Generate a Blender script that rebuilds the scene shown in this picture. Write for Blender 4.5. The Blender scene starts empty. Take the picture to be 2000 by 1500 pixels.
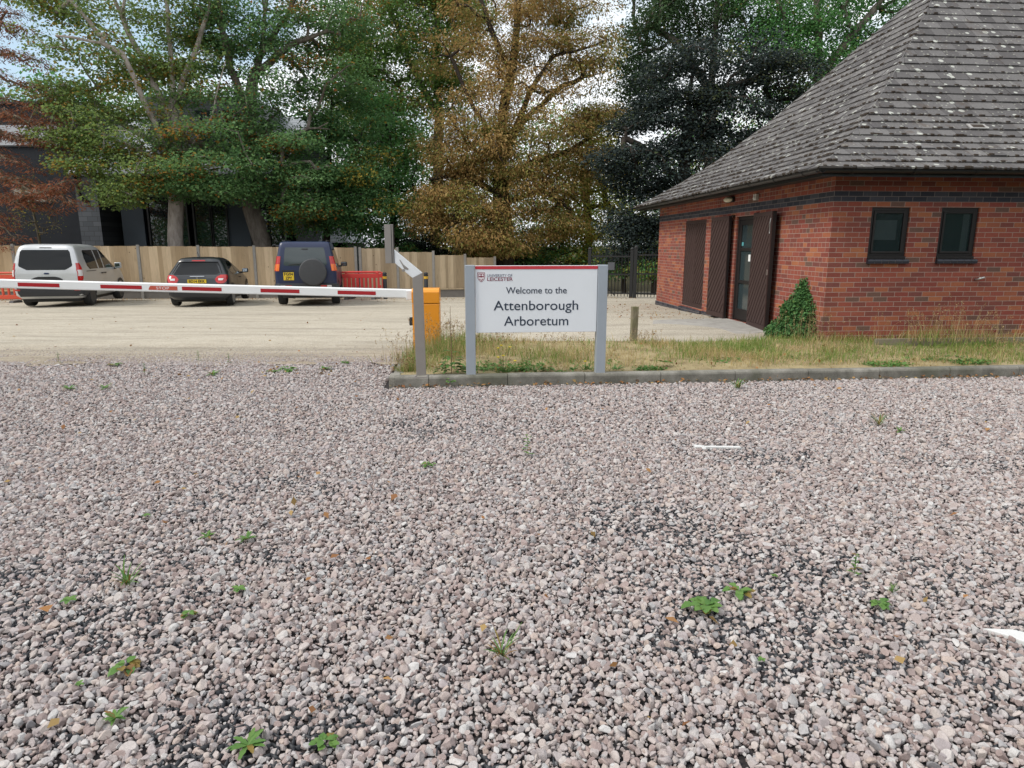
import bpy, bmesh, math, random, os
import numpy as np
from mathutils import Vector, Matrix
rng = np.random.default_rng(11)
random.seed(11)
SC = bpy.context.scene
COL = SC.collection
PI = math.pi

# ------------------------------------------------------------------ camera geometry (photo pixel -> point)
FPX = 1300.0; CAMH = 1.6; PITCH = math.atan(270 / 1300.0)
cp, sp = math.cos(PITCH), math.sin(PITCH)
def ray(px, py):
    u = -(py - 750) / FPX
    return np.array([(px - 1000) / FPX, cp + u * sp, u * cp - sp])
def at(px, py, Y):
    r = ray(px, py); return np.array([0, 0, CAMH]) + r * (Y / r[1])
def on_ground(px, py, z=0.0):
    r = ray(px, py); return np.array([0, 0, CAMH]) + r * ((z - CAMH) / r[2])

def sstep(a, b, x):
    t = np.clip((np.asarray(x, float) - a) / (b - a), 0, 1); return t * t * (3 - 2 * t)
def zg(x, y):
    x = np.asarray(x, float); y = np.asarray(y, float)
    left = -0.2 * sstep(9, 20.5, y) - 0.03 * np.clip(y - 20, 0, 7)
    right = 0.10 * sstep(8.6, 10.6, y) - 0.15 * sstep(12, 20, y) - 0.03 * np.clip(y - 21, 0, 6)
    w = sstep(-1.5, 2.5, x)
    return left * (1 - w) + right * w

# ------------------------------------------------------------------ object helpers
def tag(o, label=None, cat=None, group=None, kind=None):
    if label: o['label'] = label
    if cat: o['category'] = cat
    if group: o['group'] = group
    if kind: o['kind'] = kind
    return o
def thing(name, loc, label, cat, rz=0.0, group=None):
    o = bpy.data.objects.new(name, None); COL.objects.link(o)
    o.empty_display_size = 0.2
    o.location = [float(v) for v in loc]; o.rotation_euler = (0, 0, rz)
    return tag(o, label, cat, group)
def link(name, me, mat=None, parent=None, loc=None, rot=None):
    o = bpy.data.objects.new(name, me); COL.objects.link(o)
    if mat is not None:
        for m in (mat if isinstance(mat, (list, tuple)) else [mat]): me.materials.append(m)
    if parent is not None: o.parent = parent
    if loc is not None: o.location = [float(v) for v in loc]
    if rot is not None: o.rotation_euler = rot
    return o
def np_mesh(name, V, F, smooth=False, attrs=None, mi=None):
    """V (n,3); F (m,k) constant face size"""
    V = np.ascontiguousarray(V, dtype=np.float32); F = np.ascontiguousarray(F, dtype=np.int32)
    me = bpy.data.meshes.new(name)
    me.vertices.add(len(V)); me.vertices.foreach_set('co', V.ravel())
    k = F.shape[1]
    me.loops.add(F.size); me.loops.foreach_set('vertex_index', F.ravel())
    me.polygons.add(len(F)); me.polygons.foreach_set('loop_start', np.arange(0, F.size, k, dtype=np.int32))
    if mi is not None: me.polygons.foreach_set('material_index', np.ascontiguousarray(mi, dtype=np.int32))
    me.update(calc_edges=True)
    if smooth: me.shade_smooth()
    for nm, arr in (attrs or {}).items():
        arr = np.ascontiguousarray(arr, dtype=np.float32)
        if arr.ndim == 1:
            a = me.attributes.new(nm, 'FLOAT', 'POINT'); a.data.foreach_set('value', arr)
        else:
            a = me.attributes.new(nm, 'FLOAT_VECTOR', 'POINT'); a.data.foreach_set('vector', arr.ravel())
    return me

class MB:
    """collects faces of one mesh"""
    def __init__(self): self.v = []; self.f = []; self.m = []
    def add(self, vs, fs, mi=0):
        b = len(self.v); self.v += [tuple(float(c) for c in p) for p in vs]
        self.f += [tuple(b + i for i in f) for f in fs]; self.m += [mi] * len(fs); return self
    def box(self, x0, x1, y0, y1, z0, z1, mi=0, M=None):
        vs = [(x0,y0,z0),(x1,y0,z0),(x1,y1,z0),(x0,y1,z0),(x0,y0,z1),(x1,y0,z1),(x1,y1,z1),(x0,y1,z1)]
        if M is not None: vs = [tuple(M @ Vector(p)) for p in vs]
        return self.add(vs, [(0,3,2,1),(4,5,6,7),(0,1,5,4),(1,2,6,5),(2,3,7,6),(3,0,4,7)], mi)
    def hexa(self, b4, t4, mi=0):
        return self.add(list(b4) + list(t4), [(0,3,2,1),(4,5,6,7),(0,1,5,4),(1,2,6,5),(2,3,7,6),(3,0,4,7)], mi)
    def tube(self, pts, r, n=8, mi=0, caps=True, up=None):
        P = [Vector([float(c) for c in p]) for p in pts]
        rr = r if isinstance(r, (list, tuple, np.ndarray)) else [r] * len(P)
        rings = []
        for i, p in enumerate(P):
            d = (P[min(i+1, len(P)-1)] - P[max(i-1, 0)]).normalized()
            a = Vector((0,0,1)) if abs(d.z) < .9 else Vector((1,0,0))
            if up is not None: a = Vector(up)
            s = d.cross(a).normalized(); t = s.cross(d).normalized()
            rings.append([p + (s*math.cos(2*PI*k/n) + t*math.sin(2*PI*k/n)) * float(rr[i]) for k in range(n)])
        vs = [q for R in rings for q in R]; fs = []
        for i in range(len(P)-1):
            for k in range(n):
                k2 = (k+1) % n; fs.append((i*n+k, i*n+k2, (i+1)*n+k2, (i+1)*n+k))
        if caps: fs += [tuple(range(n))[::-1], tuple((len(P)-1)*n + k for k in range(n))]
        return self.add(vs, fs, mi)
    def prism(self, poly, d0, d1, axis='y', mi=0):
        """poly: 2-d outline; axis y -> poly in (x,z); axis x -> (y,z); axis z -> (x,y)"""
        def P(a, b, d): return {'y': (a, d, b), 'x': (d, a, b), 'z': (a, b, d)}[axis]
        n = len(poly)
        vs = [P(a, b, d0) for a, b in poly] + [P(a, b, d1) for a, b in poly]
        fs = [tuple(range(n)), tuple(range(2*n-1, n-1, -1))] + [(i, n+i, n+(i+1)%n, (i+1)%n) for i in range(n)]
        return self.add(vs, fs, mi)
    def lathe(self, prof, n=24, c=(0,0,0), axis='z', mi=0):
        vs = []
        for (r, h) in prof:
            for k in range(n):
                a = 2*PI*k/n; q = (r*math.cos(a), r*math.sin(a), h)
                if axis == 'x': q = (q[2], q[0], q[1])
                if axis == 'y': q = (q[0], q[2], q[1])
                vs.append((c[0]+q[0], c[1]+q[1], c[2]+q[2]))
        fs = []
        for i in range(len(prof)-1):
            for k in range(n):
                k2 = (k+1) % n; fs.append((i*n+k, i*n+k2, (i+1)*n+k2, (i+1)*n+k))
        fs += [tuple(range(n))[::-1], tuple((len(prof)-1)*n+k for k in range(n))]
        return self.add(vs, fs, mi)
    def build(self, name, mat=None, parent=None, smooth=False, bevel=0.0, seg=2, loc=None, rot=None, angle=None):
        me = bpy.data.meshes.new(name); me.from_pydata(self.v, [], self.f)
        me.polygons.foreach_set('material_index', self.m)
        bm = bmesh.new(); bm.from_mesh(me); bmesh.ops.recalc_face_normals(bm, faces=bm.faces[:])
        if bevel > 0:
            es = [e for e in bm.edges if len(e.link_faces) == 2 and e.calc_face_angle(0) > 0.5]
            bmesh.ops.bevel(bm, geom=es, offset=bevel, segments=seg, affect='EDGES', profile=0.6, clamp_overlap=True)
        bm.to_mesh(me); bm.free()
        if smooth:
            me.shade_smooth()
            if angle is not None:
                try: me.set_sharp_from_angle(angle=angle)
                except Exception: pass
        return link(name, me, mat, parent, loc, rot)

# ------------------------------------------------------------------ materials
class NT:
    def __init__(self, name):
        self.m = bpy.data.materials.new(name); self.m.use_nodes = True
        self.t = self.m.node_tree; self.n = self.t.nodes; self.l = self.t.links
        self.b = self.n['Principled BSDF']; self.out = self.n['Material Output']
    def new(self, t, **kw):
        x = self.n.new(t)
        for k, v in kw.items():
            if k in x.inputs.keys(): x.inputs[k].default_value = v
            else: setattr(x, k, v)
        return x
    def ln(self, a, b): self.l.new(a, b)
    def obj(self): return self.new('ShaderNodeTexCoord').outputs['Object']
    def mapped(self, scale=(1,1,1), src=None, rot=(0,0,0)):
        mp = self.new('ShaderNodeMapping'); mp.inputs['Scale'].default_value = scale; mp.inputs['Rotation'].default_value = rot
        self.ln(src or self.obj(), mp.inputs['Vector']); return mp.outputs['Vector']
    def noise(self, scale, detail=4, rough=.55, vec=None, dist=0):
        x = self.new('ShaderNodeTexNoise'); x.inputs['Scale'].default_value = scale; x.inputs['Detail'].default_value = detail
        x.inputs['Roughness'].default_value = rough; x.inputs['Distortion'].default_value = dist
        self.ln(vec or self.obj(), x.inputs['Vector']); return x.outputs['Fac']
    def ramp(self, fac, stops, interp='LINEAR'):
        r = self.new('ShaderNodeValToRGB'); e = r.color_ramp; e.interpolation = interp
        while len(e.elements) < len(stops): e.elements.new(.5)
        for el, (p, c) in zip(e.elements, stops):
            el.position = p; el.color = (c, c, c, 1) if not hasattr(c, '__len__') else (*c[:3], 1)
        self.ln(fac, r.inputs['Fac']); return r.outputs['Color']
    def mix(self, fac, a, b, mode='MIX'):
        x = self.new('ShaderNodeMix', data_type='RGBA', blend_type=mode)
        for s, v in ((x.inputs[0], fac), (x.inputs[6], a), (x.inputs[7], b)):
            if hasattr(v, 'is_linked') or hasattr(v, 'links'): self.ln(v, s)
            elif hasattr(v, '__len__'): s.default_value = (*v[:3], 1)
            else: s.default_value = v
        return x.outputs[2]
    def math(self, op, a, b=0.0):
        x = self.new('ShaderNodeMath', operation=op)
        for s, v in zip(x.inputs, (a, b)):
            if hasattr(v, 'links'): self.ln(v, s)
            else: s.default_value = v
        return x.outputs[0]
    def bump(self, h, strength=.3, dist=.01):
        b = self.new('ShaderNodeBump'); b.inputs['Strength'].default_value = strength; b.inputs['Distance'].default_value = dist
        self.ln(h, b.inputs['Height']); self.ln(b.outputs['Normal'], self.b.inputs['Normal']); return b
    def col(self, c):
        if hasattr(c, 'links'): self.ln(c, self.b.inputs['Base Color'])
        else: self.b.inputs['Base Color'].default_value = (*c[:3], 1)
    def set(self, **kw):
        for k, v in kw.items():
            s = self.b.inputs[k.replace('_', ' ')]
            if hasattr(v, 'links'): self.ln(v, s)
            else: s.default_value = v
        return self

def plain(name, c, rough=.6, metal=0., var=.12, scale=6., bump=0., bscale=60., spec=.5, coat=0.):
    t = NT(name)
    n = t.noise(scale, 5, .6)
    t.col(t.mix(n, [x*(1-var) for x in c], [min(1, x*(1+var)) for x in c]))
    t.set(Roughness=rough, Metallic=metal, Specular_IOR_Level=spec, Coat_Weight=coat)
    if bump: t.bump(t.noise(bscale, 6, .6), bump, .004)
    return t.m

M = {}
def leaf_mat(name, cols, autumn, trans=.35, rough=.55):
    """cols: list of colours picked per leaf; autumn: colours mixed in by the clump attribute 'tint'"""
    t = NT(name)
    g = t.new('ShaderNodeNewGeometry'); r = g.outputs['Random Per Island']
    if len(cols) == 1: cols = cols*2
    if len(autumn) == 1: autumn = autumn*2
    k = len(cols)
    c1 = t.ramp(r, [(i/max(1, k-1), c) for i, c in enumerate(cols)])
    a = t.new('ShaderNodeAttribute', attribute_name='tint').outputs['Fac']
    r2 = t.math('FRACT', t.math('MULTIPLY', r, 7.31))
    c2 = t.ramp(r2, [(i/max(1, len(autumn)-1), c) for i, c in enumerate(autumn)])
    sel = t.math('LESS_THAN', t.math('FRACT', t.math('MULTIPLY', r, 13.7)), a)
    c = t.mix(sel, c1, c2)
    t.col(c); t.set(Roughness=rough, Specular_IOR_Level=.2)
    tr = t.new('ShaderNodeBsdfTranslucent'); t.ln(t.mix(.5, c, (.25, .3, .05), 'SCREEN') if False else c, tr.inputs['Color'])
    ms = t.new('ShaderNodeMixShader'); ms.inputs[0].default_value = trans
    t.ln(t.b.outputs[0], ms.inputs[1]); t.ln(tr.outputs[0], ms.inputs[2]); t.ln(ms.outputs[0], t.out.inputs['Surface'])
    return t.m
def bark_mat(name, c, c2, scale=8):
    t = NT(name)
    v = t.mapped((scale, scale, scale*.3))
    n = t.noise(1.0, 8, .65, v, .6)
    t.col(t.ramp(n, [(.3, c2), (.7, c)])); t.set(Roughness=.9, Specular_IOR_Level=.15)
    t.bump(n, .6, .02); return t.m
def glass(name, c=(.02,.025,.03), rough=.04, spec=.6):
    t = NT(name); t.col(c); t.set(Roughness=rough, Specular_IOR_Level=spec, IOR=1.5); return t.m
# ------------------------------------------------------------------ camera, world, sun
cam = bpy.data.cameras.new('camera'); cam.sensor_width = 36; cam.lens = 36 * FPX / 2000; cam.clip_start = .05; cam.clip_end = 3000
co = bpy.data.objects.new('camera', cam); COL.objects.link(co)
co.location = (0, 0, CAMH); co.rotation_euler = (PI/2 - PITCH, 0, 0); SC.camera = co

SUN_EL, SUN_AZ = math.radians(48), math.radians(-112)     # azimuth clockwise from +Y: behind left of the camera
W = bpy.data.worlds.new('World'); SC.world = W; W.use_nodes = True
wt = W.node_tree; wn = wt.nodes; wl = wt.links
for n in list(wn): wn.remove(n)
wo = wn.new('ShaderNodeOutputWorld'); bg = wn.new('ShaderNodeBackground'); bg.inputs['Strength'].default_value = .1
sky = wn.new('ShaderNodeTexSky'); sky.sky_type = 'NISHITA'; sky.sun_disc = False
sky.sun_elevation = SUN_EL; sky.sun_rotation = SUN_AZ
tc = wn.new('ShaderNodeTexCoord'); sx = wn.new('ShaderNodeSeparateXYZ'); wl.new(tc.outputs['Generated'], sx.inputs[0])
def wm(op, a, b=0.):
    x = wn.new('ShaderNodeMath'); x.operation = op
    for s, v in zip(x.inputs, (a, b)):
        if hasattr(v, 'links'): wl.new(v, s)
        else: s.default_value = v
    return x.outputs[0]
zz = wm('ADD', wm('MAXIMUM', sx.outputs[2], 0.0), .22)
cx = wn.new('ShaderNodeCombineXYZ'); wl.new(wm('DIVIDE', sx.outputs[0], zz), cx.inputs[0]); wl.new(wm('DIVIDE', sx.outputs[1], zz), cx.inputs[1])
nz = wn.new('ShaderNodeTexNoise'); nz.inputs['Scale'].default_value = 1.5; nz.inputs['Detail'].default_value = 7; nz.inputs['Roughness'].default_value = .55
mpw = wn.new('ShaderNodeMapping'); mpw.inputs['Location'].default_value = (3.4, .6, 0); wl.new(cx.outputs[0], mpw.inputs[0]); wl.new(mpw.outputs[0], nz.inputs['Vector'])
rp = wn.new('ShaderNodeValToRGB'); rp.color_ramp.elements[0].position = .30; rp.color_ramp.elements[1].position = .47
dn = wn.new('ShaderNodeVectorMath'); dn.operation = 'DOT_PRODUCT'; wl.new(tc.outputs['Generated'], dn.inputs[0])
dn.inputs[1].default_value = tuple(Vector(ray(90, 10)).normalized())
mr = wn.new('ShaderNodeMapRange'); mr.inputs[1].default_value = .955; mr.inputs[2].default_value = 1.0; mr.inputs[3].default_value = 0; mr.inputs[4].default_value = .30; wl.new(dn.outputs['Value'], mr.inputs[0])
wl.new(wm('SUBTRACT', nz.outputs['Fac'], mr.outputs[0]), rp.inputs[0])
nz2 = wn.new('ShaderNodeTexNoise'); nz2.inputs['Scale'].default_value = 3.1; nz2.inputs['Detail'].default_value = 5; wl.new(cx.outputs[0], nz2.inputs['Vector'])
rc = wn.new('ShaderNodeValToRGB'); rc.color_ramp.elements[0].color = (8.6, 9.0, 9.5, 1); rc.color_ramp.elements[1].color = (10.8, 11.1, 11.4, 1)
rc.color_ramp.elements[0].position = .3; rc.color_ramp.elements[1].position = .62
wl.new(nz2.outputs['Fac'], rc.inputs[0])
mxw = wn.new('ShaderNodeMix'); mxw.data_type = 'RGBA'
wl.new(rp.outputs[0], mxw.inputs[0]); skm = wn.new('ShaderNodeMix'); skm.data_type = 'RGBA'; skm.inputs[0].default_value = .42; wl.new(sky.outputs[0], skm.inputs[6]); skm.inputs[7].default_value = (7.5, 9.6, 10.8, 1); wl.new(skm.outputs[2], mxw.inputs[6]); wl.new(rc.outputs[0], mxw.inputs[7])
wl.new(mxw.outputs[2], bg.inputs['Color']); wl.new(bg.outputs[0], wo.inputs['Surface'])

sl = bpy.data.lights.new('sun', 'SUN'); sl.energy = 2.1; sl.angle = math.radians(16); sl.color = (1, .95, .86)
so = bpy.data.objects.new('sun', sl); COL.objects.link(so)
sd = Vector((math.sin(SUN_AZ)*math.cos(SUN_EL), math.cos(SUN_AZ)*math.cos(SUN_EL), math.sin(SUN_EL)))
so.rotation_euler = sd.to_track_quat('Z', 'Y').to_euler(); so.location = (0, 0, 30)
SC.view_settings.view_transform = 'Standard'; SC.view_settings.look = 'None'; SC.view_settings.exposure = .35; SC.view_settings.gamma = 1
SC.cycles.max_bounces = 6; SC.cycles.diffuse_bounces = 3; SC.cycles.transmission_bounces = 4; SC.cycles.glossy_bounces = 3; SC.cycles.transparent_max_bounces = 4
SC.cycles.use_denoising = True; SC.cycles.use_adaptive_sampling = True

# ------------------------------------------------------------------ ground
def grid_mesh(name, xs, ys, zf, attrs=None):
    X, Y = np.meshgrid(xs, ys); Z = zf(X, Y)
    V = np.stack([X, Y, Z], -1).reshape(-1, 3); nx, ny = len(xs), len(ys)
    i = np.arange((ny-1)*(nx-1)); r, c = i // (nx-1), i % (nx-1); b = r*nx + c
    return np_mesh(name, V, np.stack([b, b+1, b+nx+1, b+nx], -1), True)
t = NT('soil_and_turf')
n1 = t.noise(.5, 5); n2 = t.noise(14, 6, .65)
t.col(t.mix(n2, t.ramp(n1, [(.35, (.05,.06,.025)), (.65, (.11,.10,.045))]), (.10,.075,.045)))
t.set(Roughness=.95, Specular_IOR_Level=.1); t.bump(n2, .8, .05); M['soil'] = t.m
xs = np.concatenate([[-600,-250,-120,-70], np.linspace(-45, 45, 91), [70,120,250,600]])
ys = np.concatenate([[-600,-250,-100,-40], np.linspace(-15, 60, 76), [80,120,250,600,1500]])
tag(link('ground', grid_mesh('ground', xs, ys, lambda X, Y: zg(X, Y) - .07), M['soil']), kind='structure')

# sand and crushed stone of the car park
t = NT('car_park_sand')
ob = t.obj()
big = t.noise(.35, 3, .5, t.mapped((1, 2.2, 1)))
mid = t.noise(3.0, 8, .7, t.mapped((.75, 1.5, 1)))
fin = t.noise(60, 6, .8)
vor = t.new('ShaderNodeTexVoronoi'); vor.inputs['Scale'].default_value = 34; t.ln(ob, vor.inputs['Vector'])
base = t.ramp(mid, [(.25, (.35,.31,.25)), (.5, (.435,.39,.32)), (.75, (.50,.455,.38))])
base = t.mix(t.math('MULTIPLY', big, .45), base, (.49,.445,.37))
grit = t.ramp(fin, [(.38, .25), (.5, 1.0), (.64, 1.25)])
base = t.mix(.8, base, grit, 'MULTIPLY')
v5 = t.new('ShaderNodeTexVoronoi'); v5.inputs['Scale'].default_value = 13; t.ln(ob, v5.inputs['Vector']); s5 = t.new('ShaderNodeSeparateColor'); t.ln(v5.outputs['Color'], s5.inputs[0])
peb = t.math('MULTIPLY', t.math('LESS_THAN', v5.outputs['Distance'], t.math('MULTIPLY', s5.outputs[0], .34)), t.math('GREATER_THAN', s5.outputs[1], .5))
base = t.mix(t.math('MULTIPLY', peb, .7), base, t.mix(s5.outputs[2], (.17,.14,.11), (.56,.53,.48)))
trk_ = t.noise(.8, 6, .6, t.mapped((.35, 2.6, 1), rot=(0,0,.05)), .5)
base = t.mix(.5, base, t.ramp(trk_, [(.36, .66), (.5, 1.0), (.66, 1.12)]), 'MULTIPLY')
spk = t.ramp(vor.outputs['Color'], [(.02, 0.0), (.08, 1.0)])
base = t.mix(.5, base, spk, 'MULTIPLY')
# darker damp, stonier fringe by the gravel
sxz = t.new('ShaderNodeSeparateXYZ'); t.ln(ob, sxz.inputs[0])
fr = t.ramp(t.math('ADD', sxz.outputs[1], t.math('MULTIPLY', t.noise(1.2, 4), 1.6)), [(0, 0.0), (1, 1.0)])
edge = t.new('ShaderNodeMapRange'); edge.inputs[1].default_value = 9.5; edge.inputs[2].default_value = 12.0
t.ln(t.math('ADD', sxz.outputs[1], t.math('MULTIPLY', t.noise(.9, 5), 1.2)), edge.inputs[0])
base = t.mix(edge.outputs[0], t.mix(.8, base, (.62,.56,.51), 'MULTIPLY'), base)
t.col(base); t.set(Roughness=.95, Specular_IOR_Level=.12)
t.bump(t.mix(.5, fin, mid), .7, .02); M['sand'] = t.m
def carpark_mesh():
    xs = np.linspace(-26, 7, 133); V = []; nx = len(xs)
    front = 9.05 + .10*np.sin(xs*2.1) + .07*np.sin(xs*5.3+1) + .05*np.sin(xs*11.7)
    ts = np.linspace(0, 1, 60)**1.3
    X = np.tile(xs, (60, 1)); Y = front[None] + (27.2 - front[None]) * ts[:, None]
    Z = zg(X, Y) + .004 + .012*np.sin(X*1.3+Y*.4)*np.sin(Y*.9) * sstep(9.5, 12, Y) * (1 - sstep(1, 4, X))
    V = np.stack([X, Y, Z], -1).reshape(-1, 3)
    i = np.arange(59*(nx-1)); r, c = i // (nx-1), i % (nx-1); b = r*nx + c
    return np_mesh('car_park', V, np.stack([b, b+1, b+nx+1, b+nx], -1), True)
tag(link('car_park', carpark_mesh(), M['sand']), kind='structure')

# concrete apron at the building door
# ------------------------------------------------------------------ building frame
BA = math.radians(4.5); BC = np.array([4.81, 10.3, 0.0])
BU = np.array([math.cos(BA), math.sin(BA), 0]); BV = np.array([-math.sin(BA), math.cos(BA), 0])
def bl(x, y, z=0): return BC + BU*x + BV*y + np.array([0, 0, z])

t = NT('pad_concrete'); n = t.noise(5, 8, .65); n2 = t.noise(90, 4, .7)
t.col(t.mix(.4, t.ramp(n, [(.3, (.27,.255,.235)), (.7, (.43,.41,.385))]), t.ramp(n2, [(.3,.6),(.6,1.1)]), 'MULTIPLY')); t.set(Roughness=.9); t.bump(n2, .3, .005); M['pad'] = t.m
mb = MB(); pts = [bl(-.02, 3.75), bl(-.02, 1.5), bl(-1.3, .95), bl(-1.75, 1.1), bl(-2.05, 2.2), bl(-1.6, 3.6)]
mb.add([(p[0], p[1], .112 if i in (0, 1) else .095) for i, p in enumerate(pts)] + [(p[0], p[1], -.1) for p in pts],
       [tuple(range(6))] + [(i, (i+1) % 6, 6+(i+1) % 6, 6+i) for i in range(6)])
tag(mb.build('concrete_path', M['pad']), kind='structure')

# ------------------------------------------------------------------ gravel yard
class VN:
    def __init__(self, s): self.g = np.random.default_rng(s).random((97, 97))
    def __call__(self, x, y):
        x = np.asarray(x, float); y = np.asarray(y, float)
        i = np.floor(x).astype(int); j = np.floor(y).astype(int); f = x-i; g = y-j
        f = f*f*(3-2*f); g = g*g*(3-2*g); G = self.g; a, b = i % 96, j % 96
        return (G[a, b]*(1-f)+G[a+1, b]*f)*(1-g) + (G[a, b+1]*(1-f)+G[a+1, b+1]*f)*g
vn1, vn2, vn3 = VN(3), VN(5), VN(8)
def bare(x, y):
    """1 where the stones are thin and the plastic grid shows"""
    v = .6*vn1(x*1.1+20, y*1.6+20) + .3*vn2(x*2.6+11, y*3.6+7) + .1*vn3(x*6, y*7)
    near = 1 - sstep(2.2, 5.5, y)
    return .62*sstep(.58 - .08*near, .98 - .10*near, v + .34*(vn3(x*13, y*15)-.5))
t = NT('gravel_bed'); n = t.noise(45, 5, .7); t.col(t.ramp(n, [(.35, (.018,.018,.021)), (.7, (.075,.065,.063))])); t.set(Roughness=.95, Specular_IOR_Level=.1); M['bed'] = t.m
xs = np.concatenate([[-30], np.linspace(-14, 14, 29), [30]]); ys = np.concatenate([[-30], np.linspace(-4, 9.35, 15)])
tag(link('gravel_bed', grid_mesh('gravel_bed', xs, ys, lambda X, Y: 0*X - .022), M['bed']), kind='structure')

# honeycomb grid (black plastic) under the stones
def honeycomb():
    a = .030; th = .0035
    V = []; F = []
    rows = np.arange(1.2, 6.2, a*1.5)
    V = []; nb = 0
    e3 = [np.array([math.cos(PI/6+k*PI/3), math.sin(PI/6+k*PI/3)])*a for k in range(6)]
    segs = []
    for r, y in enumerate(rows):
        hw = .85*y + 1.3
        x = np.arange(-hw, hw, a*math.sqrt(3)) + (a*math.sqrt(3)/2 if r % 2 else 0)
        c = np.stack([x, np.full_like(x, y)], -1)
        c = c[bare(c[:, 0], c[:, 1]) > .10]
        for k in (0, 1, 2): segs.append(np.stack([c + e3[k], c + e3[k+1]], 1))
        
    S = np.concatenate(segs); d = S[:, 1]-S[:, 0]; d /= np.linalg.norm(d, axis=1)[:, None]; nrm = np.stack([-d[:, 1], d[:, 0]], -1)
    m = len(S); zt = -.007 + .006*rng.random(m)
    P = np.zeros((m, 8, 3))
    for q, (e, s) in enumerate(((0,-1),(1,-1),(1,1),(0,1))):
        P[:, q, :2] = S[:, e] + s*th*nrm; P[:, q, 2] = -.03
        P[:, q+4, :2] = S[:, e] + s*th*.7*nrm; P[:, q+4, 2] = zt
    f = np.array([(4,5,6,7),(0,1,5,4),(1,2,6,5),(2,3,7,6),(3,0,4,7)])
    F = (np.arange(m)[:, None, None]*8 + f[None]).reshape(-1, 4)
    return np_mesh('gravel_grid', P.reshape(-1, 3), F)
M['black_plastic'] = plain('black_plastic', (.022,.024,.03), .55, var=.3, scale=20)
tag(link('gravel_grid', honeycomb(), M['black_plastic']), 'black plastic honeycomb grid showing between the stones', 'ground grid', kind='stuff')

# stones
t = NT('stone')
oi = t.new('ShaderNodeObjectInfo').outputs['Random']
c = t.ramp(oi, [(0, (0.302,0.246,0.235)), (.14, (0.426,0.336,0.314)), (.28, (0.504,0.431,0.409)), (.42, (0.560,0.504,0.482)), (.55, (0.437,0.386,0.386)), (.68, (0.582,0.560,0.549)), (.8, (0.526,0.426,0.375)), (.9, (0.650,0.638,0.627)), (1, (0.269,0.258,0.269))])
n = t.noise(1.6, 6, .75, t.mapped((1,1,1))); n2 = t.noise(9, 3, .8)
c = t.mix(.7, c, t.ramp(n, [(.3, .66), (.55, 1.0), (.75, 1.25)]), 'MULTIPLY')
c = t.mix(.5, c, t.ramp(n2, [(.33, .6), (.5, 1.0), (.68, 1.2)]), 'MULTIPLY'); c = t.mix(1.0, c, (.865,.855,.86), 'MULTIPLY')
t.col(c); t.set(Roughness=.88, Specular_IOR_Level=.25); t.bump(n2, .35, .06); M['stone'] = t.m
rocks = bpy.data.collections.new('stone_shapes')
for k in range(12):
    bm = bmesh.new(); bmesh.ops.create_icosphere(bm, subdivisions=3, radius=1.0)
    r = np.random.default_rng(100+k)
    ns = r.normal(size=(11, 3)); ns /= np.linalg.norm(ns, axis=1)[:, None]; ds = r.uniform(.50, .82, 11)
    for v in bm.verts:
        p = np.array(v.co)
        for _ in range(2):
            for nn, dd in zip(ns, ds):
                e = p @ nn - dd
                if e > 0: p = p - nn*e*.96
        v.co = p
    for f in bm.faces: f.smooth = True
    me = bpy.data.meshes.new('stone'); bm.to_mesh(me); bm.free(); me.materials.append(M['stone'])
    try: me.set_sharp_from_angle(angle=.36)
    except Exception: pass
    s = r.uniform(.75, 1.25, 3); s[2] *= .8
    me.transform(Matrix.Diagonal((s[0], s[1], s[2], 1)))
    rocks.objects.link(bpy.data.objects.new('stone', me))

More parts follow.
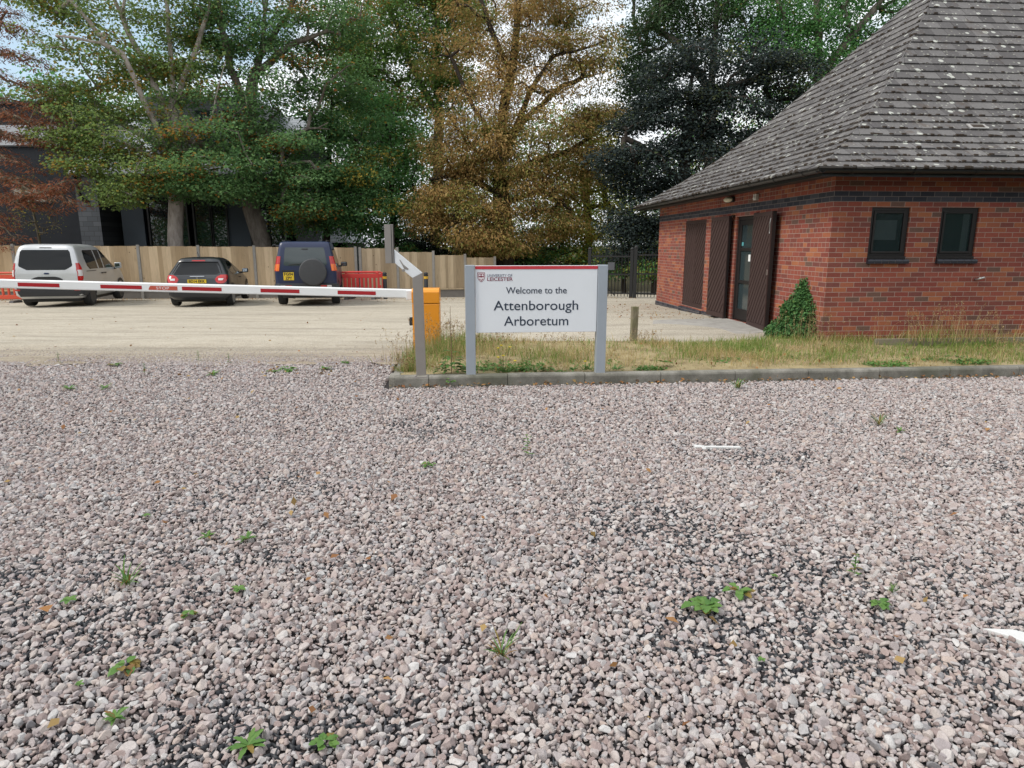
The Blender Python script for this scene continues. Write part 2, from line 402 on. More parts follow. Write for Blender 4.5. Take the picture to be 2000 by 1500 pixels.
KERB_L = np.array([-1.42, 7.5]); KERB_DIR = np.array([math.cos(math.radians(4.9)), math.sin(math.radians(4.9))]); KERB_N = np.array([-KERB_DIR[1], KERB_DIR[0]])
def kl(s, d, z=0):
    p = KERB_L + KERB_DIR*s + KERB_N*d; return np.array([p[0], p[1], z])
def scatter():
    P = []; 
    for cell, z0, s0, s1, keep in ((.0275, -.010, .85, 1.25, 1.0), (.030, -.002, .7, 1.55, .66), (.0185, -.013, .42, .72, .9)):
        ys = np.arange(1.15, 9.6 if cell > .02 else 5.6, cell)
        for y in ys:
            hw = .80*y + 2.0
            n = int(2*hw/cell); x = -hw + (np.arange(n)+.5)*cell
            x = x + rng.uniform(-.55, .55, n)*cell; yy = y + rng.uniform(-.55, .55, n)*cell
            b = bare(x, yy)
            k = rng.random(n) < keep*(1 - b*(.45 if cell < .02 else .10 if z0 < -.005 else .95))
            k &= rng.random(n) < 1 - sstep(8.9, 9.45, yy + .25*(vn3(x*2.2, yy*2)-.5))          # fade into the sand
            d = np.stack([x, yy], -1) - KERB_L
            s = d @ KERB_DIR; q = d @ KERB_N
            k &= ~((s > -.06) & (q > -.012))
            x, yy, b = x[k], yy[k], b[k]
            P.append(np.stack([x, yy, z0 + rng.normal(0, .0035, len(x)) - .004*b, rng.uniform(s0, s1, len(x))], -1))
    m = 16000; x = rng.uniform(-9.5, -1.2, m); yy = 8.9 + np.abs(rng.normal(0, .62, m))      # loose grit strewn over the edge of the sand
    k = (yy < 12) & (vn2(x*1.3, yy*2.1) > .3); x, yy = x[k], yy[k]
    P.append(np.stack([x, yy, zg(x, yy) + .006, rng.uniform(.35, .95, len(x))*(1 - .45*sstep(9.1, 10.2, yy))], -1))
    P = np.concatenate(P); m = len(P)
    P[:, 3] *= .0128 * np.exp(rng.normal(0, .22, m)); P[:, 3] = np.clip(P[:, 3], .006, .025)
    rot = rng.uniform(-PI, PI, (m, 3)); rot[:, :2] = rng.normal(0, .55, (m, 2))
    me = bpy.data.meshes.new('gravel'); me.vertices.add(m); me.vertices.foreach_set('co', P[:, :3].astype(np.float32).ravel())
    a = me.attributes.new('rot', 'FLOAT_VECTOR', 'POINT'); a.data.foreach_set('vector', rot.astype(np.float32).ravel())
    scl = P[:, 3:4] * rng.uniform(.8, 1.25, (m, 3))
    a = me.attributes.new('scl', 'FLOAT_VECTOR', 'POINT'); a.data.foreach_set('vector', scl.astype(np.float32).ravel())
    a = me.attributes.new('pick', 'INT', 'POINT'); a.data.foreach_set('value', rng.integers(0, 12, m).astype(np.int32))
    print('stones', m)
    return me
def instancer(o, coll):
    g = bpy.data.node_groups.new('scatter', 'GeometryNodeTree')
    g.interface.new_socket('Geometry', in_out='INPUT', socket_type='NodeSocketGeometry')
    g.interface.new_socket('Geometry', in_out='OUTPUT', socket_type='NodeSocketGeometry')
    N = g.nodes; L = g.links
    gi = N.new('NodeGroupInput'); go = N.new('NodeGroupOutput')
    ip = N.new('GeometryNodeInstanceOnPoints'); ci = N.new('GeometryNodeCollectionInfo')
    ci.inputs['Collection'].default_value = coll; ci.inputs['Separate Children'].default_value = True; ci.inputs['Reset Children'].default_value = True
    def na(nm, ty):
        x = N.new('GeometryNodeInputNamedAttribute'); x.data_type = ty; x.inputs['Name'].default_value = nm
        return [s for s in x.outputs if s.enabled and s.name == 'Attribute'][0]
    L.new(gi.outputs[0], ip.inputs['Points']); L.new(ci.outputs[0], ip.inputs['Instance'])
    ip.inputs['Pick Instance'].default_value = True
    L.new(na('pick', 'INT'), ip.inputs['Instance Index']); L.new(na('rot', 'FLOAT_VECTOR'), ip.inputs['Rotation']); L.new(na('scl', 'FLOAT_VECTOR'), ip.inputs['Scale'])
    L.new(ip.outputs[0], go.inputs[0])
    md = o.modifiers.new('scatter', 'NODES'); md.node_group = g
gv = tag(link('gravel', scatter()), 'pinkish grey crushed stone gravel covering the foreground yard', 'gravel', kind='stuff')
instancer(gv, rocks)
# ------------------------------------------------------------------ brick building
def brick_mat(name, axis, bricks, mortar=(.36,.27,.23), header=False, rough=.85):
    t = NT(name)
    s = t.new('ShaderNodeSeparateXYZ'); t.ln(t.obj(), s.inputs[0])
    c = t.new('ShaderNodeCombineXYZ'); t.ln(s.outputs['X' if axis == 'x' else 'Y'], c.inputs[0]); t.ln(s.outputs[2], c.inputs[1])
    br = t.new('ShaderNodeTexBrick'); t.ln(c.outputs[0], br.inputs['Vector'])
    br.inputs['Color1'].default_value = (0,0,0,1); br.inputs['Color2'].default_value = (1,1,1,1); br.inputs['Mortar'].default_value = (.5,.5,.5,1)
    br.inputs['Scale'].default_value = 1; br.inputs['Mortar Size'].default_value = .0045; br.inputs['Mortar Smooth'].default_value = .15
    br.inputs['Brick Width'].default_value = .225; br.inputs['Row Height'].default_value = .075
    br.offset = .5; br.squash = .5 if header else 1.0; br.squash_frequency = 3 if header else 2
    col = t.ramp(br.outputs['Color'], bricks, 'CONSTANT')
    n = t.noise(38, 6, .7); n1 = t.noise(2.2, 4, .6)
    col = t.mix(.55, col, t.ramp(n, [(.3, .68), (.5, 1.0), (.72, 1.22)]), 'MULTIPLY')
    col = t.mix(.5, col, t.ramp(n1, [(.3, .78), (.7, 1.12)]), 'MULTIPLY')
    mo = t.mix(.5, mortar, t.ramp(t.noise(25, 4), [(.3, .7), (.7, 1.15)]), 'MULTIPLY')
    t.col(t.mix(br.outputs['Fac'], col, mo)); t.set(Roughness=rough, Specular_IOR_Level=.25)
    h = t.math('SUBTRACT', t.math('MULTIPLY', n, .25), br.outputs['Fac'])
    t.bump(h, .6, .006); return t.m
RED = [(0,(0.218,0.060,0.045)),(.1,(0.278,0.083,0.055)),(.2,(0.242,0.064,0.049)),(.3,(0.310,0.102,0.059)),(.42,(0.204,0.065,0.051)),(.52,(0.278,0.076,0.052)),(.62,(0.334,0.112,0.059)),(.70,(0.235,0.072,0.054)),(.78,(0.153,0.085,0.066)),(.84,(0.278,0.079,0.057)),(.90,(0.185,0.064,0.054)),(.95,(0.371,0.135,0.066))]
BLUE = [(0,(.030,.032,.045)),(.3,(.045,.046,.06)),(.6,(.035,.037,.05)),(.8,(.06,.06,.075))]
M['brick_x'] = brick_mat('red_brick_front', 'x', RED); M['brick_y'] = brick_mat('red_brick_side', 'y', RED, header=True)
M['blue_x'] = brick_mat('blue_brick_front', 'x', BLUE, (.20,.17,.16), rough=.6); M['blue_y'] = brick_mat('blue_brick_side', 'y', BLUE, (.20,.17,.16), rough=.6)
t = NT('roof_tile')
isl = t.new('ShaderNodeNewGeometry').outputs['Random Per Island']
c = t.ramp(isl, [(0, (.082,.077,.078)), (.5, (.115,.109,.109)), (1, (.150,.143,.142))])
c = t.mix(.6, c, t.ramp(t.noise(30, 6, .75), [(.3, .6), (.5, 1), (.7, 1.3)]), 'MULTIPLY')
v = t.new('ShaderNodeTexVoronoi'); v.inputs['Scale'].default_value = 6.2; t.ln(t.mix(.12, t.obj(), t.new('ShaderNodeTexNoise').outputs['Color']), v.inputs['Vector'])
r1 = t.new('ShaderNodeSeparateColor'); t.ln(v.outputs['Color'], r1.inputs[0])
spot = t.math('MULTIPLY', t.math('LESS_THAN', v.outputs['Distance'], t.math('MULTIPLY', r1.outputs[0], .30)), t.math('GREATER_THAN', r1.outputs[1], .08))
c = t.mix(t.math('MULTIPLY', spot, .85), c, (.46,.47,.43))
v2 = t.new('ShaderNodeTexVoronoi'); v2.inputs['Scale'].default_value = 16; t.ln(t.obj(), v2.inputs['Vector'])
r2 = t.new('ShaderNodeSeparateColor'); t.ln(v2.outputs['Color'], r2.inputs[0])
spot2 = t.math('MULTIPLY', t.math('LESS_THAN', v2.outputs['Distance'], t.math('MULTIPLY', r2.outputs[0], .34)), t.math('GREATER_THAN', r2.outputs[1], .40))
c = t.mix(t.math('MULTIPLY', spot2, .5), c, (.42,.42,.36))
c = t.mix(t.math('MULTIPLY', t.ramp(t.noise(3.5, 6, .7), [(.56, 0.), (.68, 1.)]), .55), c, (.085,.06,.045))
t.col(c); t.set(Roughness=.9, Specular_IOR_Level=.2); t.bump(t.noise(60, 5, .7), .35, .004); M['tile'] = t.m
M['moss'] = plain('moss', (.035,.024,.016), .95, var=.5, scale=30, bump=.6, bscale=120)
M['gutter'] = plain('gutter_black', (.007,.0075,.009), .42, var=.25, scale=8)
M['soffit'] = plain('soffit_brown', (.028,.016,.012), .7, var=.2, scale=6)
def wood_planks(name, c1, c2, ang):
    t = NT(name); vec = t.mapped((1,1,1), rot=ang)
    n = t.noise(1, 7, .7, t.mapped((30, 30, 2.5), vec)); 
    t.col(t.mix(n, c1, c2)); t.set(Roughness=.62, Specular_IOR_Level=.35)
    t.bump(n, .35, .004); return t.m
M['door_wood'] = wood_planks('door_wood', (.032,.017,.016), (.066,.038,.035), (.7,0,0))
M['frame_wood'] = plain('frame_wood', (.010,.007,.007), .55, var=.3, scale=10)
M['win_glass'] = glass('frosted_glass', (.016,.030,.034), .16, .5); M['win_glass'].node_tree.nodes['Principled BSDF'].inputs['Alpha'].default_value = .55; M['pale_inset'] = plain('pale_inset_tone', (.46,.58,.60), .8, var=.25, scale=3); M['dark_room'] = plain('dark_interior', (.01,.011,.012), .9)
M['door_glass'] = glass('door_glass', (.03,.045,.05), .08, .6)
M['cream'] = plain('cream_plastic', (.62,.58,.44), .5, var=.05); M['white_box'] = plain('white_plastic', (.62,.60,.57), .5, var=.08)
M['steel'] = plain('steel', (.55,.55,.55), .3, .9, var=.1)
M['paper'] = plain('paper', (.75,.75,.75), .8, var=.03); M['teal_paper'] = plain('teal_sticker', (.08,.30,.33), .6, var=.1)

B = thing('brick_building', BC, 'single storey red brick building with a steep mossy grey tiled roof', 'building', BA)
LW = 8.82; LX = 15.5; ZB = -.25; ZT = 2.66
def wall_grid(mb, u0, u1, z0, z1, holes, P, mi=0):
    """P(u, z, d): d depth into the wall"""
    us = sorted({u0, u1, *[h[0] for h in holes], *[h[1] for h in holes]}); zs = sorted({z0, z1, *[h[2] for h in holes], *[h[3] for h in holes]})
    for i in range(len(us)-1):
        for j in range(len(zs)-1):
            a, b_, c_, d_ = us[i], us[i+1], zs[j], zs[j+1]
            if any(h[0] <= a+1e-6 and b_ <= h[1]+1e-6 and h[2] <= c_+1e-6 and d_ <= h[3]+1e-6 for h in holes): continue
            mb.add([P(a,c_,0), P(b_,c_,0), P(b_,d_,0), P(a,d_,0)], [(0,1,2,3)], mi)
    for (a, b_, c_, d_, dep) in holes:
        for q in (((a,c_),(b_,c_)), ((b_,c_),(b_,d_)), ((b_,d_),(a,d_)), ((a,d_),(a,c_))):
            mb.add([P(*q[0],0), P(*q[1],0), P(*q[1],dep), P(*q[0],dep)], [(0,1,2,3)], mi)
def PF(u, z, d=0): return (u, d, z)
def PL(u, z, d=0): return (d, u, z)
WIN = [(.615, 1.225, 1.40, 2.168), (1.725, 2.335, 1.40, 2.168), (5.2, 5.81, 1.40, 2.168)]
D1 = (2.64, 3.52, .11, 2.17); D2 = (5.2, 6.6, .15, 2.19)
mb = MB(); wall_grid(mb, 0, LX, ZB, ZT, [(*w, .09) for w in WIN], PF); mb.build('front_wall', M['brick_x'], B)
mb = MB(); wall_grid(mb, 0, LW, ZB, ZT, [(*D1, .11), (*D2, .06)], PL); mb.build('side_wall', M['brick_y'], B)
mb = MB(); mb.add([(LX,0,ZB),(LX,LW,ZB),(LX,LW,ZT),(LX,0,ZT),(0,LW,ZB),(0,LW,ZT)], [(0,1,2,3),(1,4,5,2)]); mb.build('rear_wall', M['brick_y'], B)
# blue brick bands and plinth, 3 mm proud
mb = MB(); mb.add([(-.003,-.003,2.25),(LX,-.003,2.25),(LX,-.003,2.40),(-.003,-.003,2.40)], [(0,1,2,3)])
mb.add([(-.003,0.012,2.25),(LX,0.012,2.25),(LX,-.003,2.25),(-.003,-.003,2.25)], [(0,1,2,3)]); mb.build('front_band', M['blue_x'], B)
mb = MB(); mb.add([(-.003,-.003,2.25),(-.003,LW,2.25),(-.003,LW,2.40),(-.003,-.003,2.40)], [(0,1,2,3)]); mb.build('side_band', M['blue_y'], B)
mb = MB()
for a, b_, top in ((3.75, 5.16, .125), (5.16, 6.64, .115), (6.64, LW+.02, .075)):
    mb.box(-.022, .02, a, b_, ZB, top)
mb.box(-.075, .02, 5.16, 6.64, .0, .118); mb.build('plinth', M['blue_y'], B, bevel=.004)
# windows
M['sill_brick'] = plain('sill_brick', (.028,.03,.042), .45, var=.3, scale=14, bump=.3)
M['sill_mortar'] = plain('sill_mortar', (.33,.29,.27), .9)
for (a, b_, c_, d_) in WIN:
    mb = MB(); w = .05; y0, y1 = .025, .085
    mb.box(a+.002, a+w, y0, y1, c_+.045, d_-.002); mb.box(b_-w, b_-.002, y0, y1, c_+.045, d_-.002)
    mb.box(a+w, b_-w, y0+.001, y1, d_-w, d_-.002); mb.box(a+w, b_-w, y0+.001, y1, c_+.045, c_+.05+w*.6)
    mb.box(a+.002, b_-.002, -.015, y1, c_+.002, c_+.043)
    w2 = .032; A, B_, C_, D_ = a+w+.004, b_-w-.004, c_+.085, d_-w-.004
    f = mb.build('window', M['frame_wood'], B, bevel=.003)
    mb = MB(); mb.box(A, A+w2, y0-.012, y0+.03, C_, D_); mb.box(B_-w2, B_, y0-.012, y0+.03, C_, D_); mb.box(A+w2, B_-w2, y0-.011, y0+.03, D_-w2, D_); mb.box(A+w2, B_-w2, y0-.011, y0+.03, C_, C_+w2)
    mb.build('sash', M['frame_wood'], f, bevel=.004)
    mb = MB(); mb.box(A+w2, B_-w2, y0+.006, y0+.012, C_+w2, D_-w2); mb.build('pane', M['win_glass'], f)
    kx = (A+w2 + .02, B_-w2-.06) if a < 1 else (B_-w2-.11, B_-w2-.005)
    mb = MB(); mb.box(kx[0], kx[1], y0+.040, y0+.046, C_+w2 + (.17 if a < 1 else 0), D_-w2-(.10 if a < 1 else .01)); mb.build('pale_inset', M['pale_inset'], f)  # pale panel added behind the pane for its lighter frosted patch
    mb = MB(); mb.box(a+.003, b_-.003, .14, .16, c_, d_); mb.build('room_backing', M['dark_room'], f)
    mb = MB(); n = 6; x0, x1 = a-.01, b_+.04; W_ = (x1-x0)/n
    for k in range(n):
        pr = [(-.052, c_-.068), (-.058, c_-.03), (-.048, c_-.008), (-.02, c_-.001), (.0, c_-.001), (.0, c_-.068)]
        mb.prism(pr, x0+k*W_+.004, x0+(k+1)*W_-.004, 'x', 0)
    mb.prism([(-.046, c_-.066), (-.05, c_-.03), (-.042, c_-.013), (-.02, c_-.006), (.0, c_-.006), (0, c_-.066)], x0+.006, x1-.006, 'x', 1)
    mb.build('sill', [M['sill_brick'], M['sill_mortar']], f, smooth=False)
# closed pair of boarded doors and two open boarded leaves
def leaf(parent, name, width, height, flip=False, rails=True, th=.045):
    """a ledged boarded leaf in its own (y, z) plane, face towards -x, hinge at y=0"""
    mb = MB(); bw = .112
    mb.box(0, th, 0, width, 0, height)
    # diagonal boards, clipped to the leaf by a convex cut
    def clip(poly, n, d):
        out = []
        for i in range(len(poly)):
            p, q = poly[i], poly[(i+1) % len(poly)]
            a, b = p[0]*n[0]+p[1]*n[1]-d, q[0]*n[0]+q[1]*n[1]-d
            if a <= 0: out.append(p)
            if a*b < 0: s = a/(a-b); out.append((p[0]+(q[0]-p[0])*s, p[1]+(q[1]-p[1])*s))
        return out
    m0, m1, mz0, mz1 = .035, width-.035, .10, height-.07
    sg = -1 if flip else 1; ang = math.radians(52)
    n = (-math.sin(ang)*sg, math.cos(ang)); ex = (width+height)
    k = -int(ex/bw)-2
    for k in range(-int(ex/bw)-2, int(ex/bw)+2):
        p = [(m0,mz0),(m1,mz0),(m1,mz1),(m0,mz1)]
        p = clip(p, n, (k+1)*bw-.022)
        if len(p) > 2: p = clip(p, (-n[0], -n[1]), -(k*bw))
        if len(p) > 2: mb.prism(p, -.018, -.001, 'x', 1)
    for (z0, z1) in ((.0, .095), (height-.068, height)): mb.box(-.022, -.0005, .0, width, z0, z1, 1)
    for (q0, q1) in ((.0, .033), (width-.033, width)): mb.box(-.020, -.0005, q0, q1, .097, height-.070, 1)
    return mb.build(name, [M['frame_wood'], M['door_wood']], parent)
w2 = (D2[1]-D2[0])/2
for k in (0, 1):
    o = leaf(B, 'boarded_door', w2-.008, D2[3]-D2[2]-.01, flip=(k == 0)); o.location = (.03, D2[0]+.004+k*w2, D2[2]+.005)
o = leaf(B, 'boarded_door', .90, 2.07, flip=True); o.location = (-.115, 3.60, .12); o.rotation_euler = (0,0,.02)
o['label'] = 'open boarded shutter door folded back against the wall'
od = leaf(B, 'boarded_door', 1.02, 2.10, flip=True, th=.06); od.location = (-.16, 1.60, .09); od.rotation_euler = (0,0,-.12)
od['label'] = 'open boarded shutter door beside the conical shrub'
mb = MB(); mb.box(-.034, -.019, .0, .03, 1.0, 1.10); mb.build('latch', M['steel'], od)
mb = MB(); mb.tube([(-.025,.03,1.98),(-.035,.03,1.9),(-.03,.035,1.75),(-.035,.03,1.72)], .007, 6); mb.build('chain', M['steel'], od)
# frame of the glazed door
mb = MB(); a, b_, c_, d_ = D1; mb.box(.035, .10, a, a+.06, c_, d_); mb.box(.035, .10, b_-.06, b_, c_, d_); mb.box(.036, .10, a+.06, b_-.06, d_-.07, d_)
mb.build('door_frame', M['frame_wood'], B, bevel=.004)
A, B_ = a+.065, b_-.065
mb = MB()
mb.box(.045, .09, A, A+.10, c_+.02, d_-.075); mb.box(.045, .09, B_-.10, B_, c_+.02, d_-.075)
for z0, z1 in ((c_+.02, c_+.24), (.86, .92), (1.50, 1.56), (d_-.17, d_-.075)): mb.box(.046, .089, A+.10, B_-.10, z0, z1)
gd = mb.build('glazed_door', M['frame_wood'], B, bevel=.004)
for z0, z1 in ((c_+.24, .86), (.92, 1.50), (1.56, d_-.17)):
    mb = MB(); mb.box(.066, .072, A+.10, B_-.10, z0, z1); mb.build('pane', M['door_glass'], gd)
mb = MB(); mb.tube([(.02, A+.03, .95),(.02, A+.03, 1.33)], .013, 8); mb.box(.02,.046,A+.022,A+.038,.97,.985); mb.box(.02,.046,A+.022,A+.038,1.30,1.315); mb.build('handle', M['steel'], gd)
mb = MB(); mb.box(.062, .065, B_-.19, B_-.11, 1.60, 1.67); mb.build('sticker', M['teal_paper'], gd)
mb = MB(); mb.box(.062, .065, A+.2, A+.29, 1.30, 1.43); mb.build('notice', M['paper'], gd)
mb = MB(); mb.box(-.15, .012, 2.60, 3.78, ZB, .108); mb.build('door_step', M['pad'], B)
# bulkhead lamp, sensor, wall pipe
mb = MB(); mb.box(-.05, .0, 3.68, 4.02, 2.47, 2.58); lb = mb.build('wall_lamp', M['gutter'], B, bevel=.015)
mb = MB(); mb.lathe([(.16,-.045),(.165,-.07),(.15,-.11),(.10,-.135),(.02,-.142)], 20, (0,3.85,2.525), 'x'); o = mb.build('lamp_cover', M['cream'], lb, smooth=True); 
for v in o.data.vertices: v.co.z = 2.525 + (v.co.z-2.525)*.34
mb = MB(); mb.box(-.06, -.003, 2.58, 2.70, 2.44, 2.55); mb.box(-.075,-.06,2.6,2.68,2.455,2.50); mb.build('alarm_sensor', M['white_box'], B, bevel=.008)
mb = MB(); mb.tube([(2.40,.02,1.085),(2.42,-.05,1.09),(2.47,-.12,1.125)], .016, 8); mb.build('overflow_pipe', M['steel'], B, smooth=True)
for a in (2.50, 3.60): mb = MB(); mb.box(-.05, .0, a, a+.12, 2.18, 2.205); mb.build('door_hook', M['gutter'], B)

# roof: bell-cast pyramid of individual tiles
TP = np.array([-.045,.0,.06,.18,.33,.50,.67,.82,1.0]); ZP = np.array([2.60,2.70,2.86,3.22,3.74,4.48,5.31,6.10,7.08])
EO = .5; HL = LW/2 + EO
def rz(t): return np.interp(t, TP, ZP)
tt = np.linspace(-.02, .985, 400); Ls = np.concatenate([[0], np.cumsum(np.hypot(np.diff(tt)*HL, np.diff(rz(tt))))])
courses = np.arange(0, Ls[-1], .235)
tc_ = np.interp(courses, Ls, tt)
def roof_side(name, P, seed, EX=0.0):
    """P(a, d, z): a along the eave measured from its middle, d inwards from the eave"""
    r = np.random.default_rng(seed); mb = MB(); tw = .27; moss = MB()
    for i in range(len(tc_)-1):
        t0, t1 = tc_[i], min(tc_[i+1] + (tc_[i+1]-tc_[i])*.22, .99)
        d0, d1 = t0*HL, t1*HL; z0, z1 = float(rz(t0)), float(rz(t1))
        L = math.hypot(d1-d0, z1-z0); nx, nz = -(z1-z0)/L, (d1-d0)/L
        h0, h1 = HL - d0 + EX, HL - d1 + EX
        n = int(2*h0/tw)+2; off = (i % 2)*.5*tw + .02*r.normal()
        for k in range(-1, n+1):
            a0 = -h0 + k*tw - off; a1 = a0 + tw - .006
            q0, q1 = max(a0, -h0), min(a1, h0)
            if q1 - q0 < .02: continue
            u0, u1 = max(min(a0, h1), -h1), max(min(a1, h1), -h1)
            th = .027 + r.normal()*.003; lift = abs(r.normal())*.004; tp = .006
            e = r.normal()*.004
            b = [P(q0, d0+e, z0+lift), P(q1, d0+e, z0+lift), P(u1, d1, z1-.004), P(u0, d1, z1-.004)]
            T = [P(q0, d0+e+nx*(th), z0+lift+nz*th), P(q1, d0+e+nx*th, z0+lift+nz*th), P(u1, d1+nx*tp, z1+nz*tp), P(u0, d1+nx*tp, z1+nz*tp)]
            mb.hexa(b, T)
            if r.random() < .62 + .3*(t0 < .4):       # moss tufts along the lower edge
                for _ in range(r.integers(1, 6)):
                    c = q0 + (q1-q0)*r.random(); s = .011 + .019*r.random()**2
                    x0, x1 = max(c-s*1.7, -h0+.01), min(c+s*1.7, h0-.01)
                    if x1 <= x0: continue
                    zc = z0 + lift; p = [P(x0, d0-.004, zc-.003), P(x1, d0-.004, zc-.003), P(x1, d0+.02, zc+.012), P(x0, d0+.02, zc+.012)]
                    q = [P(c-s, d0-.006+nx*s, zc+th*.6+s), P(c+s, d0-.006+nx*s, zc+th*.6+s), P(c+s*.8, d0+.016, zc+th+s*1.0), P(c-s*.8, d0+.016, zc+th+s)]
                    moss.hexa(p, q)
    o = mb.build(name, M['tile'], B); tag(moss.build('moss', M['moss'], o, smooth=True), kind='stuff')
    return o
MID = LW/2
EXF = (LX-LW)/2
roof_side('front_roof', lambda a, d, z: (LX/2 + a, -EO + d, z), 1, EXF)
roof_side('side_roof', lambda a, d, z: (-EO + d, MID - a, z), 2)
mb = MB()    # plain far slopes and an inner deck so nothing shows through
td = np.linspace(-.02, .99, 14)
for P, EX in ((lambda a, d, z: (LX/2+a, LW+EO-d, z), EXF), (lambda a, d, z: (LX+EO-d, MID+a, z), 0.)):
    for i in range(13):
        d0, d1 = td[i]*HL, td[i+1]*HL
        mb.add([P(-(HL-d0+EX), d0, float(rz(td[i]))), P(HL-d0+EX, d0, float(rz(td[i]))), P(HL-d1+EX, d1, float(rz(td[i+1]))), P(-(HL-d1+EX), d1, float(rz(td[i+1])))], [(0,1,2,3)])
mb.build('rear_roof', M['tile'], B)
mb = MB()    # hip tiles: slim mitred hips
for sx_, sy_ in ((0,0),(0,1),(1,0)):
    pts = [((-EO + t_*HL) if not sx_ else (LX+EO-t_*HL), (-EO + t_*HL) if not sy_ else (LW+EO-t_*HL), float(rz(t_))+.006) for t_ in np.linspace(-.015, .985, 40)]
    mb.tube(pts, .016, 6)
mb.tube([(HL-EO, HL-EO, float(rz(1.0))), (LX+EO-HL, HL-EO, float(rz(1.0)))], .09, 8)
mb.build('hip_cap', M['tile'], B, smooth=True)
# gutter (half round), fascia and soffit on the two visible sides
def gut(P, L0, L1):
    mb = MB(); pr = [(.055*math.cos(a), .055*math.sin(a)) for a in np.linspace(PI, 2*PI, 9)]
    pr = pr + [(x*.86, y*.86) for x, y in pr[::-1]]
    n = len(pr)
    vs = [P(L0, -.05+p[0], 2.655+p[1]) for p in pr] + [P(L1, -.05+p[0], 2.655+p[1]) for p in pr]
    mb.add(vs, [tuple(range(n)), tuple(range(2*n-1,n-1,-1))] + [(i, n+i, n+(i+1)%n, (i+1)%n) for i in range(n)])
    k = L0 + .5
    while k < L1 - .2:
        pb = [(.064*math.cos(a), .064*math.sin(a)) for a in np.linspace(PI, 2*PI, 9)]
        vs = [P(k+e, -.05+p[0], 2.655+p[1]) for e in (-.022, .022) for p in pb] ; m_ = len(pb)
        mb.add(vs, [(i, m_+i, m_+i+1, i+1) for i in range(m_-1)])
        mb.box(0,0,0,0,0,0) if False else None
        k += .92
    return mb
E0 = -EO + .02
gut(lambda a, d, z: (a, E0 + d, z), E0-.1, LX+EO).build('gutter', M['gutter'], B)
gut(lambda a, d, z: (E0 + d, a, z), E0-.1, LW+EO).build('gutter', M['gutter'], B)
mb = MB(); mb.box(E0+.02, LX+EO, E0+.005, E0+.025, 2.56, 2.69); mb.box(E0+.005, E0+.025, E0+.005, LW+EO, 2.56, 2.69); mb.build('fascia', M['gutter'], B)
mb = MB(); mb.add([(E0+.02,E0+.02,2.575),(LX+EO,E0+.02,2.575),(LX+EO,.0,2.61),(0,0,2.61),(0,LW,2.61),(E0+.02,LW+EO,2.575)], [(0,1,2,3),(0,3,4,5)])
mb.build('soffit', M['soffit'], B)
# small white ridge vent tile on the front slope
tv = .235; dv = tv*HL
mb = MB(); mb.box(-.15,.15,-.075,.075,.0,.022)
vt = mb.build('roof_vent', plain('vent_grey', (.30,.29,.28), .7, var=.2, scale=20), B, bevel=.006)
mb = MB(); mb.box(-.10,.10,-.05,.045,.0222,.026); mb.build('vent_opening_shade', M['moss'], vt); sl_ = math.atan2(float(rz(tv+.02)-rz(tv-.02)), .04*HL)  # dark plate stands for the shaded vent opening, moss colour reused
vt.location = (2.62, -EO+dv, float(rz(tv))+.03); vt.rotation_euler = (sl_, 0, 0)

# ------------------------------------------------------------------ verge, kerb
t = NT('verge_soil'); n = t.noise(3.2, 6, .65); n2 = t.noise(40, 5, .7)
t.col(t.mix(.5, t.ramp(n, [(.3, (.20,.155,.085)), (.5, (.33,.265,.15)), (.7, (.40,.33,.19))]), t.ramp(n2, [(.3,.5),(.7,1.2)]), 'MULTIPLY')); t.set(Roughness=.95, Specular_IOR_Level=.1); t.bump(n2, .8, .02); M['verge'] = t.m
# outline in kerb coordinates: s along, d behind the kerb face
def verge_z(s, d): return .105 + .03*sstep(.1, 2.4, d) + .02*np.sin(s*1.7)*np.sin(d*2.3)
ss = np.linspace(.0, 12.5, 101); dd = np.linspace(.10, 1, 24); V = []
def dback(s): return 2.75 + .15*np.sin(s*.9+1) - .0*s
for j, q in enumerate(np.linspace(0, 1, 26)):
    for s in ss:
        d = .10 + q*(dback(s) - .10)
        lo = 0.04 + .22*min(1, max(0, (d-.2)/2.4))
        s_ = lo + (12.5-lo)*(s/12.5)
        p = kl(s_, d); z = verge_z(s_, d) if q < .97 else float(zg(p[0], p[1])) - .03
        V.append((p[0], p[1], float(z)))
nx = len(ss); i = np.arange(25*(nx-1)); r_, c_ = i//(nx-1), i % (nx-1); b = r_*nx + c_
tag(link('verge_ground', np_mesh('verge_ground', V, np.stack([b, b+1, b+nx+1, b+nx], -1), True), M['verge']), kind='structure')
t = NT('kerb_stone'); n = t.noise(4, 8, .7); n2 = t.noise(70, 4, .8); n3 = t.noise(1.3, 5, .6)
c = t.ramp(n, [(.28, (.10,.098,.085)), (.5, (.21,.20,.175)), (.72, (.31,.295,.265))])
c = t.mix(.6, c, t.ramp(n2, [(.3, .6), (.7, 1.25)]), 'MULTIPLY'); c = t.mix(t.math('MULTIPLY', t.ramp(n3, [(.5, 0.), (.62, 1.)]), .6), c, (.085,.09,.06))
t.col(c); t.set(Roughness=.92, Specular_IOR_Level=.15); t.bump(n2, .5, .006); M['kerb'] = t.m
K = thing('kerb', kl(0, 0), 'weathered concrete kerb edging the grass verge with gravel along its foot', 'kerb', math.radians(4.9))
def kerb_block(x0, x1, y0=0., y1=.125, jz=0., M_=None):
    mb = MB(); pr = [(y0, -.12), (y1, -.12), (y1, .125+jz), (y0+.03, .128+jz), (y0+.008, .115+jz), (y0, .095+jz)]
    mb.prism(pr, x0+.003, x1-.003, 'x'); return mb
x = .0; ex = [.46, .915, .915, .915, .915, .915, .915, .915, .915, .915, .915, .915, .915]
